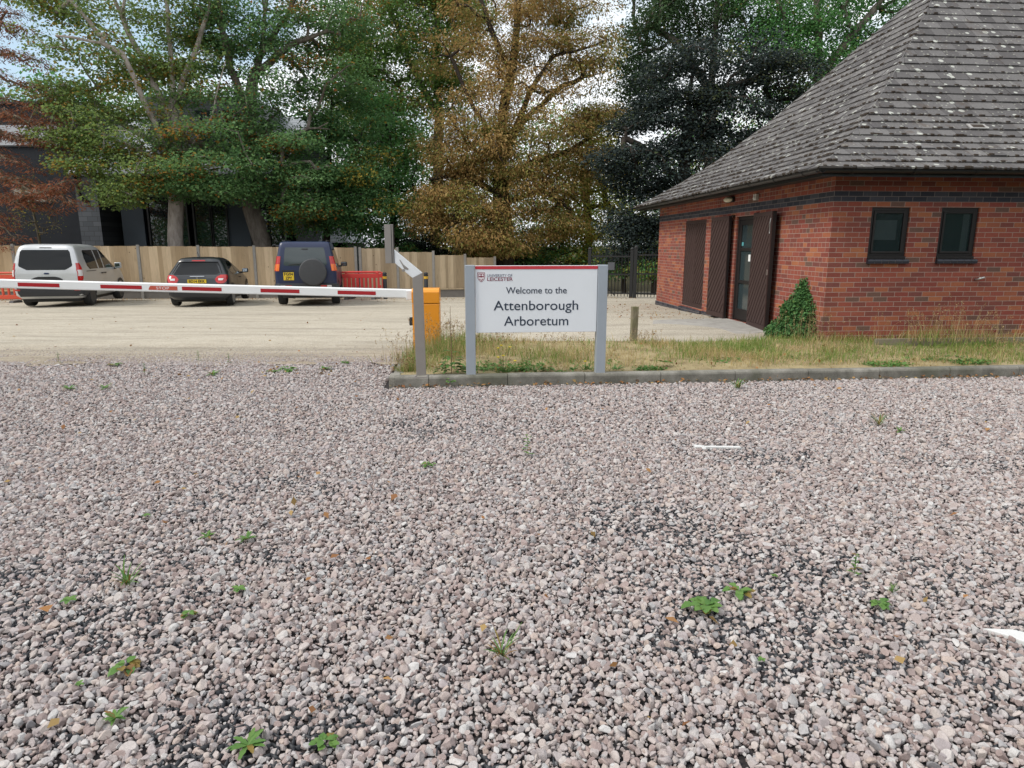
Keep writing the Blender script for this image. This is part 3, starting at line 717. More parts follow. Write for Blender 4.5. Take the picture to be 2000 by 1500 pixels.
for k, L in enumerate(ex):
    kerb_block(x + (.07 if k == 0 else 0), x+L, 0, .125, random.uniform(-.004, .004)).build('kerb_stone', M['kerb'], K, bevel=.006); x += L
mb = MB(); mb.prism([(-.0,.03),(.075,.0),(.075,.125),(.12,.16),(.12,.30),(-.0,.30)], -.12, .118, 'z'); mb.build('kerb_stone', M['kerb'], K, bevel=.012)
mb = MB(); mb.box(.0+.03, .125+.03, .305, 1.1, -.12, .112); mb.build('kerb_stone', M['kerb'], K, bevel=.012)
mb = MB(); mb.box(.09, .21, 1.105, 2.0, -.12, .10); mb.build('kerb_stone', M['kerb'], K, bevel=.012)

# timber edging board along the front wall, and the mossy post
M['old_wood'] = plain('old_wood', (.20,.175,.125), .9, var=.35, scale=14, bump=.5, bscale=40)
mb = MB(); p = bl(.62, -.42); mb.box(0, 5.2, -.02, .03, .02, .20)
tag(mb.build('timber_edging', M['old_wood'], None, bevel=.006, loc=(p[0], p[1], .03), rot=(0, 0, BA)), 'weathered timber edging board lying low along the brick wall', 'edging')
t = NT('post_wood'); v = t.mapped((12,12,3)); n = t.noise(1.5, 7, .7, v); n2 = t.noise(3, 4)
t.col(t.mix(t.ramp(n2, [(.4, 0.), (.65, .8)]), t.ramp(n, [(.3, (.10,.085,.06)), (.7, (.30,.26,.19))]), (.12,.14,.05))); t.set(Roughness=.95, Specular_IOR_Level=.1); t.bump(n, .6, .01); M['post_wood'] = t.m
p = at(1237, 668, 10.55)
mb = MB(); mb.box(-.05, .05, -.05, .05, -.15, .60)
tag(mb.build('wooden_post', M['post_wood'], None, bevel=.008, loc=(p[0], p[1], .06), rot=(0, .01, .1)), 'short square mossy wooden post at the back of the verge', 'post')
# ------------------------------------------------------------------ lettering
BFONT = None
def font(nm):
    try:
        p = bpy.utils.system_resource('DATAFILES', path='fonts')
        return bpy.data.fonts.load(os.path.join(p, nm))
    except Exception: return None
def text(name, s, size, mat, parent, loc, rot=(PI/2,0,0), width=None, align='LEFT', ext=.001, fnt=None, space=1.0, weight=0.0):
    cu = bpy.data.curves.new(name, 'FONT'); cu.body = s; cu.size = size; cu.align_x = align; cu.extrude = ext; cu.space_character = space; cu.offset = weight
    if fnt: cu.font = fnt
    o = bpy.data.objects.new(name, cu); COL.objects.link(o)
    dg = bpy.context.evaluated_depsgraph_get(); dg.update()
    me = bpy.data.meshes.new_from_object(o.evaluated_get(dg)); bpy.data.objects.remove(o)
    if width and len(me.vertices):
        co = np.zeros(len(me.vertices)*3, np.float32); me.vertices.foreach_get('co', co); xs = co[0::3]
        k = width/(xs.max()-xs.min()); c = xs.min() if align == 'LEFT' else (xs.max()+xs.min())/2
        co[0::3] = (xs - c)*k; me.vertices.foreach_set('co', co); me.update()
    me.materials.clear()
    return link(name, me, mat, parent, loc, rot)

# ------------------------------------------------------------------ welcome sign
M['sign_white'] = plain('sign_white', (.72,.75,.79), .45, var=.03, scale=3)
M['sign_grey'] = plain('sign_grey', (.36,.40,.45), .42, .25, var=.07, scale=5)
M['sign_red'] = plain('sign_red', (.52,.035,.05), .45, var=.06)
M['navy'] = plain('navy_lettering', (.018,.032,.06), .5, var=.05)
M['slate_txt'] = plain('grey_lettering', (.16,.17,.23), .5, var=.05); M['maroon'] = plain('maroon_lettering', (.20,.015,.045), .5, var=.05)
M['crest_white'] = plain('crest_white', (.75,.70,.72), .5, var=.03)
SL = at(920, 733, 7.68); SRp = at(1171, 725, 7.80); sa = math.atan2(SRp[1]-SL[1], SRp[0]-SL[0])
S = thing('welcome_sign', (SL[0], SL[1], .10), 'white welcome sign with a red top strip on two square grey posts', 'sign', sa)
SW = float(np.hypot(SRp[0]-SL[0], SRp[1]-SL[1])); ZTOP = 1.285
for x in (0, SW):
    mb = MB(); mb.box(x-.056, x+.056, -.055, .055, -.12, ZTOP); mb.build('post', M['sign_grey'], S, bevel=.006)
x0, x1 = .060, SW-.060
mb = MB(); mb.box(x0, x1, -.035, .02, .515, ZTOP-.006); mb.build('panel', M['sign_white'], S, bevel=.004)
mb = MB(); mb.box(x0+.002, x1-.002, -.0385, -.0352, ZTOP-.046, ZTOP-.010); mb.build('red_strip', M['sign_red'], S)
PXM = (x1-x0)/237.0                                        # metres per photo pixel on the panel
def spx(px, py): return x0 + (px-928)*PXM, ZTOP-.006 - (py-517)*PXM
fi = font('Inter.woff2')
for s, px0, px1, base, cap in (('Welcome to the', 987, 1105, 570, 12.5), ('Attenborough', 963, 1128, 602, 18.5), ('Arboretum', 983, 1109, 632, 18.5)):
    xa, zb = spx(px0, base); xb, _ = spx(px1, base)
    text('lettering', s, cap*PXM/.70, M['navy'], S, ((xa+xb)/2, -.0365, zb), width=xb-xa, align='CENTER', weight=.0005)
xa, zb = spx(951, 538); xb, _ = spx(999, 538)
text('lettering', 'UNIVERSITY OF', 7.2*PXM, M['slate_txt'], S, (xa, -.0365, zb), width=xb-xa)
xa, zb = spx(951, 545.5); xb, _ = spx(1000, 545)
text('lettering', 'LEICESTER', 9.4*PXM, M['maroon'], S, (xa, -.0365, zb), width=xb-xa, weight=.0004)
def shield(cx, cz, w, h, d0, d1):
    o = [(-.5,.5),(.5,.5),(.5,.05),(.44,-.15),(.28,-.34),(0,-.5),(-.28,-.34),(-.44,-.15),(-.5,.05)]
    mb = MB(); mb.prism([(cx+a*w, cz+b*h) for a, b in o], d0, d1, 'y'); return mb
xc, zc = spx(939.5, 539); w_, h_ = 14.5*PXM, 18.5*PXM
cr = shield(xc, zc, w_, h_, -.0368, -.0352).build('crest', M['maroon'], S)
shield(xc, zc, w_*.86, h_*.88, -.0374, -.0369).build('crest_border', M['crest_white'], cr)
shield(xc, zc, w_*.72, h_*.76, -.0380, -.0375).build('crest_field', M['maroon'], cr)
mb = MB()
for sgn in (-1, 1):
    mb.prism([(xc+sgn*w_*.18+w_*.13*math.cos(a), zc+h_*.22+w_*.13*math.sin(a)) for a in np.linspace(0, 2*PI, 12, endpoint=False)], -.0386, -.0381, 'y')
    mb.prism([(xc, zc-.02*h_), (xc+sgn*w_*.31, zc+.03*h_), (xc+sgn*w_*.31, zc-.14*h_), (xc, zc-.17*h_)], -.0386, -.0381, 'y')
mb.prism([(xc-w_*.13, zc-h_*.33), (xc-w_*.13, zc-h_*.22), (xc, zc-h_*.17), (xc+w_*.13, zc-h_*.22), (xc+w_*.13, zc-h_*.33), (xc+w_*.07, zc-h_*.33), (xc+w_*.05, zc-h_*.25), (xc-w_*.05, zc-h_*.25), (xc-w_*.07, zc-h_*.33)], -.0386, -.0381, 'y')
mb.build('crest_charge', M['crest_white'], cr)

# ------------------------------------------------------------------ cranked access post beside the barrier
M['post_steel'] = plain('brushed_steel', (.31,.285,.265), .45, .4, var=.10, scale=9)
M['sky_lit_arm'] = plain('sky_lit_white', (.78,.80,.82), .3, .0, var=.05)  # slope's brightness under the sky put into a white colour
bp = at(823, 731, 7.62)
A = thing('access_post', (bp[0], bp[1], .105), 'tall cranked steel card reader post at the kerb corner beside the orange cabinet', 'access post', .10)
HP = 1.14; hw = .056
lean = -.012
mb = MB(); mb.hexa([(-hw,-.05,0),(hw,-.05,0),(hw,.05,0),(-hw,.05,0)], [(-hw+lean,-.05,HP),(hw+lean,-.05,HP+.055),(hw+lean,.05,HP+.055),(-hw+lean,.05,HP)]); mb.build('lower_post', M['post_steel'], A, bevel=.004)
mb = MB(); mb.box(-.085,.085,-.085,.085,-.01,.012)
for sx_ in (-.065,.065): mb.lathe([(.012,.012),(.012,.024),(.006,.03)], 6, (sx_,-.065,0))
mb.build('base_plate', M['post_steel'], A, bevel=.002)
tx, tz = -.262, HP+.285      # where the upper box meets the inclined arm
mb = MB(); mb.hexa([(-hw+lean,-.049,HP+.001),(hw+lean,-.049,HP+.056),(hw+lean,.049,HP+.056),(-hw+lean,.049,HP+.001)], [(tx,-.049,tz-.115),(tx,-.049,tz+.03),(tx,.049,tz+.03),(tx,.049,tz-.115)])
ia = mb.build('inclined_arm', M['sky_lit_arm'], A, bevel=.004)
mb = MB(); mb.prism([(-.165,HP+.152),(-.20,HP+.205),(-.205,HP+.20),(-.155,HP+.10),(-.112,HP+.09),(-.108,HP+.105)], -.0525, -.0492, 'y')
mb.prism([(-.165+.018*math.cos(a), HP+.085+.016*math.sin(a)) for a in np.linspace(0,2*PI,10,endpoint=False)], -.0525, -.0492, 'y'); mb.build('reader_window', M['post_steel'], ia)
ux0 = tx-.098
mb = MB(); mb.box(ux0, tx, -.052, .052, tz-.122, tz+.30); ub = mb.build('upper_box', M['post_steel'], A, bevel=.003)
mb = MB(); mb.box(tx-.026, tx-.020, -.0545, -.0522, tz-.118, tz+.296); mb.box(tx-.004, tx+.002, -.0545, .05, tz-.118, tz+.296); mb.build('edge_seam', M['gutter'], ub)

# ------------------------------------------------------------------ barrier
M['orange'] = plain('orange_paint', (.72,.27,.012), .42, var=.06, scale=4, coat=.2)
M['arm_white'] = plain('arm_white', (.74,.75,.76), .42, var=.05, scale=3)
M['arm_red'] = plain('reflective_red', (.36,.012,.018), .4, var=.08, scale=8); M['stop_red'] = plain('stop_sticker', (.48,.085,.05), .5, var=.12, scale=14)
c0 = at(809, 660, 10.15); cw = .405
CB = thing('car_park_barrier', (c0[0]+cw/2, c0[1], .06), 'orange cabinet car park barrier with its long white and red arm lowered to the left', 'barrier', .05)
H = .915
def roundtop(x0, x1, z0, z1, r):
    return [(x0,z0),(x1,z0)] + [(x1-r+r*math.cos(a), z1-r+r*math.sin(a)) for a in np.linspace(0, PI/2, 6)] + [(x0+r+r*math.cos(a), z1-r+r*math.sin(a)) for a in np.linspace(PI/2, PI, 6)]
mb = MB(); mb.box(-cw/2, cw/2, -.17, .17, -.06, H-.225); mb.build('cabinet_body', M['orange'], CB, bevel=.012)
mb = MB(); pr = [(-.175, H-.22), (.175, H-.22), (.175, H-.05), (.14, H-.012), (.10, H), (-.10, H), (-.14, H-.012), (-.175, H-.05)]
mb.prism(pr, -cw/2-.003, cw/2+.003, 'x'); mb.build('cabinet_lid', M['orange'], CB, bevel=.012)
mb = MB(); mb.box(-cw/2-.055, -cw/2-.001, -.12, -.03, .36, .48); mb.build('photocell', M['black_plastic'], CB, bevel=.01)
mb = MB(); mb.box(-cw/2-.09, -cw/2-.004, -.11, .03, H-.17, H-.03); mb.build('pivot_block', M['arm_white'], CB, bevel=.01)
AL = c0[0]-.06; arm0 = at(808, 574, 10.15); armL = at(-60, 552.5, 10.02)
v = armL - arm0; Larm = float(np.linalg.norm(v)); 
BARM = bpy.data.objects.new('barrier_arm', bpy.data.meshes.new('barrier_arm')); COL.objects.link(BARM)
xax = Vector([float(q) for q in -v]).normalized(); yax = Vector((0,0,1)).cross(xax).normalized(); zax = xax.cross(yax)
BARM.matrix_world = Matrix.Translation(Vector([float(q) for q in arm0])) @ Matrix((xax, yax, zax)).transposed().to_4x4()
BARM.parent = CB; BARM.matrix_parent_inverse = (Matrix.Translation(CB.location) @ Matrix.Rotation(.05, 4, 'Z')).inverted()
mb = MB(); pr = [(-.045,-.062),(.045,-.062),(.05,-.05),(.05,.055),(.04,.068),(-.04,.068),(-.05,.055),(-.05,-.05)]
mb.prism(pr, -Larm, 0.0, 'x'); q_ = mb.build('arm_tube', M['arm_white'], None, bevel=.004); BARM.data = q_.data; bpy.data.objects.remove(q_)
def sx(px): return -(808-px)/(808+60)*Larm
for a, b_, red in ((38,118,1),(197,277,1),(355,432,1),(508,584,1),(659,734,1)):
    mb = MB(); mb.box(sx(a), sx(b_), -.0525, -.0503, -.028, .026); mb.build('red_strip', M['arm_red'], BARM)
mb = MB(); mb.prism([(sx(290),-.032),(sx(346),-.032),(sx(346),.028),(sx(294),.028),(sx(291.5),.004)], -.0525, -.0503, 'y'); st = mb.build('stop_sticker', M['stop_red'], BARM)
text('lettering', 'STOP', .056, M['crest_white'], BARM, (sx(305), -.0530, -.022), width=sx(330)-sx(305))

# ------------------------------------------------------------------ fence
def close_board(name, c1, c2):
    t = NT(name)
    isl = t.new('ShaderNodeNewGeometry').outputs['Random Per Island']
    c = t.ramp(isl, [(0, c1), (.5, [(a+b)/2 for a, b in zip(c1, c2)]), (1, c2)])
    n = t.noise(1, 7, .65, t.mapped((16, 16, 1.6)), 1.0); kn = t.new('ShaderNodeTexVoronoi'); kn.inputs['Scale'].default_value = 3.2
    t.ln(t.mapped((1,1,1)), kn.inputs['Vector'])
    c = t.mix(.55, c, t.ramp(n, [(.3,.62),(.5,1.),(.72,1.2)]), 'MULTIPLY'); c = t.mix(t.ramp(kn.outputs['Distance'], [(.05,.75),(.09,0.)]), c, (.06,.035,.02))
    t.col(c); t.set(Roughness=.85, Specular_IOR_Level=.2); t.bump(n, .3, .005); return t.m
M['fence_wood'] = close_board('fence_wood', (.34,.24,.14), (.62,.475,.315)); M['fence_wood_grey'] = close_board('fence_wood_grey', (.29,.22,.14), (.52,.415,.285))
M['conc_post'] = plain('concrete_post', (.27,.255,.235), .9, var=.2, scale=10, bump=.4)
M['gravel_board'] = plain('gravel_board', (.17,.155,.14), .9, var=.25, scale=6, bump=.3)
def fence(name, label, A, Bp, zt, posts, bw, mat, drop=0., grp='timber fences along the car park'):
    """A, Bp ground points; posts: fractions along; zt: list of panel tops per bay"""
    A = np.array(A); Bp = np.array(Bp); L = float(np.hypot(*(Bp-A)[:2])); ang = math.atan2(Bp[1]-A[1], Bp[0]-A[0])
    root = thing(name, (A[0], A[1], 0), label, 'fence', ang, grp)
    def gz(x): q = A + (Bp-A)*x/L; return float(zg(q[0], q[1]))
    for k in range(len(posts)-1):
        x0, x1 = posts[k]*L+.055, posts[k+1]*L-.055; g = gz((x0+x1)/2); mb = MB(); x = x0; gap = .006
        n = max(1, round((x1-x0)/bw)); w = (x1-x0)/n
        for i in range(n):
            e = random.uniform(-.008, .008); mb.hexa([(x+.002,-.024+random.uniform(-.003,.003),g+.36),(x+w+.008,-.012,g+.36),(x+w+.008,-.002,g+.36),(x+.002,-.002,g+.36)], [(x+.002,-.024,zt[k]+e),(x+w+.008,-.012,zt[k]+e),(x+w+.008,-.002,zt[k]+e),(x+.002,-.002,zt[k]+e)]); x += w
        mb.build('panel', mat, root)
        mb = MB(); mb.box(x0, x1, -.045, -.002, g+.30, g+.352); mb.build('rail', mat, root)
        mb = MB(); mb.box(x0, x1, -.012, .03, g-.1, g+.29); mb.build('gravel_board', M['gravel_board'], root)
    for k, f in enumerate(posts):
        x = f*L; g = gz(x); z1 = max(zt[max(0,k-1)], zt[min(k, len(zt)-1)]) + .05
        mb = MB(); mb.hexa([(x-.05,-.065,g-.1),(x+.05,-.065,g-.1),(x+.05,.05,g-.1),(x-.05,.05,g-.1)], [(x-.05,-.055,z1),(x+.05,-.055,z1),(x+.05,.05,z1-.03),(x-.05,.05,z1-.03)]); mb.build('post', M['conc_post'], root, bevel=.008)
    return root
def line_frac(A, Bp, pxs):
    A = np.array(A); d = np.array(Bp)-A; out = []
    for px in pxs:
        k = (px-1000)/FPX   # X = k*zc ; zc = y*cp + h*sp
        z = CAMH - 1.3; out.append((k*(A[1]*cp + z*sp) - A[0])/(d[0] - k*d[1]*cp))
    return out
F0 = np.array([-21.4, 24.1, 0]); F1 = np.array([-6.02, 26.1, 0]); F2 = np.array([-.55, 27.0, 0])
pf = [0.0] + line_frac(F0, F1, [-95, 27, 150, 271, 388, 497, 600]) + [1.0]
fence('board_fence', 'long pale close boarded fence behind the parked vehicles, with concrete posts', F0, F1, [1.62,1.62,1.60,1.59,1.58,1.57,1.55,1.53], pf, .155, M['fence_wood'])
pf2 = [0.03] + line_frac(F1, F2, [776, 846, 908, 966])
fence('board_fence', 'narrow boarded fence stepping down behind the orange cabinet and the welcome sign', F1, F2, [1.50,1.36,1.24,1.14], pf2, .10, M['fence_wood_grey'])

# ------------------------------------------------------------------ black railings and gate beside the building
M['cover_grey'] = plain('notice_grey', (.075,.078,.09), .6)
M['iron'] = plain('black_iron', (.007,.007,.008), .6, var=.2)
GA = at(1150, 588, 22.4); GB = at(1288, 585, 21.6)
gang = math.atan2(GB[1]-GA[1], GB[0]-GA[0]); gz0 = float(zg(GA[0], GA[1])); gL = float(np.hypot(*(GB-GA)[:2]))
def railing(name, label, cat, x0, x1, h, brace=False, plate=False):
    r = thing(name, (GA[0]+math.cos(gang)*x0, GA[1]+math.sin(gang)*x0, gz0), label, cat, gang); w = x1-x0
    for x in (0, w):
        mb = MB(); mb.box(x-.05, x+.05, -.05, .05, -.1, h+.12); mb.lathe([(.06,h+.12),(.07,h+.14),(.02,h+.2)], 8, (x,0,0)); mb.build('post', M['iron'], r)
    for z in (.14, h*.52, h-.12): mb = MB(); mb.box(.05, w-.05, -.018, .018, z, z+.045); mb.build('rail', M['iron'], r)
    n = int(w/.105)
    for k in range(1, n): x = w*k/n; mb = MB(); mb.tube([(x,0,.06),(x,0,h-.02),(x,0,h+.06)], [.013,.013,.002], 6); mb.build('bar', M['iron'], r)
    if brace: mb = MB(); mb.tube([(w*.62,-.03,.1),(w*.12,-.03,h*.5)], .02, 6); mb.build('brace', M['iron'], r)
    if plate: mb = MB(); mb.box(w*.44, w*.60, -.03, -.02, h*.63, h*.80); mb.build('notice', M['cover_grey'], r)
    return r
railing('railing_gate', 'black iron railing gate with a small grey notice, right of the welcome sign', 'gate', 0, gL*.60, 1.45, True, True)
railing('iron_railing', 'black iron railing between the gate and the end of the brick building', 'railing', gL*.60+.12, gL+.25, 1.5)

# ------------------------------------------------------------------ black bollards, red plastic barriers
M['bollard_yellow'] = plain('bollard_yellow', (.62,.36,.03), .5, var=.06)
def bollard(px, label):
    p = at(px, 585, 24.9); g = float(zg(p[0], p[1]))
    r = thing('bollard', (p[0], p[1], g), label, 'bollard', 0, 'black bollards in front of the fence')
    mb = MB(); mb.lathe([(.075,-.02),(.075,.74),(.07,.75)], 16); mb.build('shaft', M['black_plastic'], r, smooth=True, angle=.6)
    mb = MB(); mb.lathe([(.078,.75),(.078,.84)], 16); mb.build('reflective_band', M['bollard_yellow'], r, smooth=True, angle=.6)
    mb = MB(); mb.lathe([(.07,.84),(.085,.86),(.085,.885),(.066,.90),(.085,.92),(.08,.96),(.05,.985)], 16); mb.build('cap', M['black_plastic'], r, smooth=True, angle=.6)
bollard(753, 'black bollard with a yellow band just right of the red plastic barrier')
bollard(833, 'black bollard with a yellow band right behind the steel access post')
M['red_plastic'] = plain('red_plastic', (.56,.045,.04), .5, var=.10, scale=5); M['orange_plastic'] = plain('orange_red_plastic', (.58,.075,.035), .5, var=.1, scale=5)
M['foot'] = plain('barrier_foot', (.09,.085,.085), .9, var=.2)
def ped_barrier(label, loc, rz, mat, w=1.45):
    r = thing('plastic_barrier', loc, label, 'plastic barrier', rz, 'red plastic pedestrian barriers'); h = 1.0; z0 = .12
    mb = MB(); mb.box(0, w, -.03, .03, z0, z0+.14); mb.box(0, w, -.03, .03, h-.22, h-.07)
    n = 9
    for k in range(n+1):
        x = (w-.06)*k/n; mb.box(x, x+.06, -.028, .028, z0+.14, h-.22)
    mb.tube([(.0,0,h-.2),(.03,0,h-.06),(.14,0,h-.01),(w-.14,0,h-.01),(w-.03,0,h-.06),(w,0,h-.2)], .034, 8)
    mb.box(-.05, 0, -.02, .02, .35, .45); mb.box(w, w+.07, -.02, .02, .42, .52)
    mb.build('barrier_panel', mat, r, bevel=.01)
    for x in (.18, w-.3):
        mb = MB(); mb.prism([(-.26,.0),(.26,.0),(.2,.08),(-.2,.08)], x, x+.14, 'x'); mb.build('foot', M['foot'], r, bevel=.01)
p = at(664, 585, 24.6); ped_barrier('bright red plastic barrier standing right of the blue off road vehicle', (p[0], p[1], float(zg(p[0],p[1]))), .10, M['red_plastic'])
p = at(668, 585, 25.1); ped_barrier('red plastic barrier just behind the bright red one beside the blue vehicle', (p[0]+.1, p[1]+.2, float(zg(p[0],p[1]))), .02, M['red_plastic'])
p = at(-62, 585, 22.3); ped_barrier('orange red plastic barrier at the left, just past the silver van', (p[0], p[1], float(zg(p[0],p[1]))), .05, M['orange_plastic'], 1.75)
# ------------------------------------------------------------------ vehicles (local: rear at y=0 facing -y, x right, z up)
def paint(name, c, metal=.0, rough=.3, coat=.6):
    t = NT(name); n = t.noise(2.2, 5, .6); n2 = t.noise(40, 4, .6)
    t.col(t.mix(.25, c, t.mix(n, [x*.75 for x in c], [min(1, x*1.1+.01) for x in c]))); t.set(Metallic=metal, Coat_Weight=coat, Coat_Roughness=.06)
    r = t.ramp(n, [(.3, rough*.85), (.7, min(1, rough*1.3))]); t.set(Roughness=r); return t.m
M['silver'] = paint('silver_paint', (.55,.56,.575), .45, .34, .5); M['black_paint'] = paint('dark_grey_paint', (.011,.014,.019), .0, .32, .45); M['blue_paint'] = paint('dark_blue_paint', (.004,.013,.058), .0, .40, .35)
M['car_glass'] = glass('car_glass', (.004,.005,.006), .03, .35); M['car_glass_tint'] = glass('car_glass_tint', (.05,.065,.07), .05, .6)
M['bumper'] = plain('bumper_plastic', (.028,.03,.036), .55, var=.2, scale=9); M['trim'] = plain('trim_black', (.012,.012,.014), .5, var=.2)
M['tyre'] = plain('tyre_rubber', (.020,.020,.021), .85, var=.3, scale=12, bump=.4, bscale=30); M['rim'] = plain('alloy_rim', (.36,.37,.38), .35, .8, var=.1); M['rim_dark'] = plain('dark_rim', (.05,.05,.055), .45, .4)
def lampmat(n, c, r=.12): t = NT(n); t.col(c); t.set(Roughness=r, Coat_Weight=.6); return t.m
M['lamp_red'] = lampmat('lamp_red', (.42,.012,.012)); M['lamp_orange'] = lampmat('lamp_orange', (.75,.16,.015)); M['lamp_clear'] = lampmat('lamp_clear', (.62,.60,.60)); 
M['plate_yellow'] = plain('plate_yellow', (.68,.47,.02), .5, var=.05); M['plate_text'] = plain('plate_black', (.012,.012,.012), .5)
M['chrome'] = plain('chrome', (.6,.61,.63), .15, 1.0, var=.05); M['mirror_glass'] = plain('mirror_glass', (.55,.6,.65), .04, 1.0, var=.02); M['badge_blue'] = plain('badge_blue', (.01,.02,.07), .3)
M['cover'] = plain('spare_cover', (.045,.047,.052), .7, var=.15, scale=12, bump=.15)

class Car:
    def __init__(s, name, label, loc, rz, Z, W, YR, YF, rc=.16, rf=.35, bow=-.05, mat=None):
        s.root = thing(name, loc, label, 'car', rz); s.Z, s.W, s.YR, s.YF, s.rc, s.rf, s.bow = map(np.array, (Z, W, YR, YF, rc, rf, bow))
        s.mat = mat
    def w(s, z): return float(np.interp(z, s.Z, s.W))
    def yr(s, z): return float(np.interp(z, s.Z, s.YR))
    def yf(s, z): return float(np.interp(z, s.Z, s.YF))
    def R(s, x, z, off=0.0):
        w = s.w(z); rc = float(s.rc); q = abs(x)/w; y = s.yr(z) - s.bow*q*q
        e = (abs(x)-(w-rc))/rc
        if e > 0: y += rc*(1-math.sqrt(max(0, 1-min(1, e)**2)))
        return (x, y-off, z)
    def Sd(s, y, z, off=0.0, sg=1):
        w = s.w(z); rc = float(s.rc); rf = float(s.rf); y0, y1 = s.yr(z)-float(s.bow), s.yf(z); x = w
        e = (y0+rc-y)/rc
        if e > 0: x = w-rc + rc*math.sqrt(max(0, 1-min(1, e)**2))
        e = (y-(y1-rf*1.8))/(rf*1.8)
        if e > 0: x = w-rf + rf*math.sqrt(max(0, 1-min(1, e)**2))
        return (sg*(x+off), y, z)
    def outline(s, z):
        w, rc, rf = s.w(z), float(s.rc), float(s.rf); y1 = s.yf(z)
        xs = np.concatenate([-(w-rc) - rc*np.sin(np.linspace(PI/2, 0, 6)), np.linspace(-(w-rc), w-rc, 9)[1:-1], (w-rc) + rc*np.sin(np.linspace(0, PI/2, 6))])
        P = [s.R(float(x), z) for x in xs]; yb = P[-1][1]; yb = max(yb, P[0][1])
        ya = max(yb+.05, y1-rf*1.8)
        for q in np.linspace(0, 1, 9)[1:]: P.append((w, yb+(ya-yb)*q, z))
        for a in np.linspace(0, PI/2, 7)[1:]: P.append((w-rf+rf*math.cos(a), ya+(max(y1, ya+.02)-ya)*math.sin(a), z))
        for x in np.linspace(w-rf, -(w-rf), 7)[1:-1]: P.append((x, max(y1, ya+.02), z))
        for a in np.linspace(PI/2, 0, 7)[:-1]: P.append((-(w-rf+rf*math.cos(a)), ya+(max(y1, ya+.02)-ya)*math.sin(a), z))
        for q in np.linspace(1, 0, 9)[:-1]: P.append((-w, yb+(ya-yb)*q, z))
        return P
    def body(s, z0=None, z1=None, name='body', mat=None, dz=.03):
        z0 = s.Z[0] if z0 is None else z0; z1 = s.Z[-1] if z1 is None else z1
        zs = sorted(set(np.round(np.concatenate([np.arange(z0, z1, dz), s.Z[(s.Z >= z0) & (s.Z <= z1)], [z1]]), 4)))
        mb = MB(); rings = [s.outline(float(z)) for z in zs]; n = len(rings[0]); vs = [p for r in rings for p in r]; fs = []
        for i in range(len(rings)-1):
            for k in range(n): fs.append((i*n+k, i*n+(k+1) % n, (i+1)*n+(k+1) % n, (i+1)*n+k))
        fs += [tuple(range(n))[::-1], tuple((len(rings)-1)*n+k for k in range(n))]
        mb.add(vs, fs); return mb.build(name, mat or s.mat, s.root, smooth=True, angle=math.radians(38))
    def patch(s, fn, rows, n=12, off=.004, lip=.012):
        """rows (z, a0, a1); a shell of real thickness lying on the body"""
        mb = MB(); zs = [];
        R = []
        for (za, a0, a1), (zb, b0, b1) in zip(rows[:-1], rows[1:]):
            m = max(2, int(abs(zb-za)/.05)+1)
            for q in np.linspace(0, 1, m)[:-1]: R.append((za+(zb-za)*q, a0+(b0-a0)*q, a1+(b1-a1)*q))
        R.append(rows[-1]); vs = []
        for o in (off, off-lip):
            for (z, a0, a1) in R:
                for q in np.linspace(0, 1, n): vs.append(fn(a0+(a1-a0)*q, z, o))
        m = len(R); fs = []; B0 = m*n
        for i in range(m-1):
            for k in range(n-1): a = i*n+k; fs.append((a, a+1, a+n+1, a+n))
        rim = [k for k in range(n)] + [i*n+n-1 for i in range(1, m)] + [(m-1)*n+k for k in range(n-2, -1, -1)] + [i*n for i in range(m-2, 0, -1)]
        for i in range(len(rim)): a, b = rim[i], rim[(i+1) % len(rim)]; fs.append((b, a, a+B0, b+B0))
        mb.add(vs, fs); return mb
    def rear(s, name, rows, mat, off=.004, n=14, parent=None): return s.patch(s.R, rows, n, off).build(name, mat, parent or s.root, smooth=True, angle=.6)
    def side(s, name, rows, mat, sg=1, off=.004, n=16, parent=None):
        return s.patch(lambda y, z, o: s.Sd(y, z, o, sg), rows, n, off).build(name, mat, parent or s.root, smooth=True, angle=.6)
    def wheel(s, y, r, wd, x, rim, spokes=5):
        for sg in (-1, 1):
            mb = MB(); p = [(r-.07, -wd/2+.005), (r-.02, -wd/2), (r, -wd/2+.03), (r, wd/2-.03), (r-.02, wd/2), (r-.07, wd/2-.005)]
            mb.lathe([(a, sg*b) for a, b in p], 36, (sg*(x-wd/2), y, r), 'x')
            t = mb.build('wheel', M['tyre'], s.root, smooth=True, angle=.7)
            mb = MB(); mb.lathe([(r-.075, sg*.002), (r-.085, sg*.008), (r-.11, -sg*.015), (.07, -sg*.02)], 24, (sg*x, y, r), 'x')
            for k in range(spokes):
                a = 2*PI*k/spokes; c, sn = math.cos(a), math.sin(a); x0, x1 = sorted((sg*(x-.02), sg*(x+.004)))
                vs = [(xx, y+c*rr-sn*ww, r+sn*rr+c*ww) for xx in (x0, x1) for rr, ww in ((.05,.03),(.05,-.03),(r-.085,-.022),(r-.085,.022))]
                mb.add(vs, [(0,1,2,3),(7,6,5,4),(0,4,5,1),(1,5,6,2),(2,6,7,3),(3,7,4,0)])
            mb.build('rim', rim, t, smooth=True, angle=.5)
            # dark ring laid on the flank for the shade inside the wheel arch
            q = MB(); nn = 22; vs = []
            for rr in (r+.075, r-.02):
                for k in range(nn+1):
                    a = PI*1.04*k/nn - .02*PI; vs.append(s.Sd(y+rr*math.cos(a), max(s.Z[0]+.01, r+rr*math.sin(a)), .012, sg))
            q.add(vs, [(k, k+1, nn+2+k, nn+1+k) for k in range(nn)])
            q.build('wheel_arch_shade', M['trim'], s.root, smooth=True)
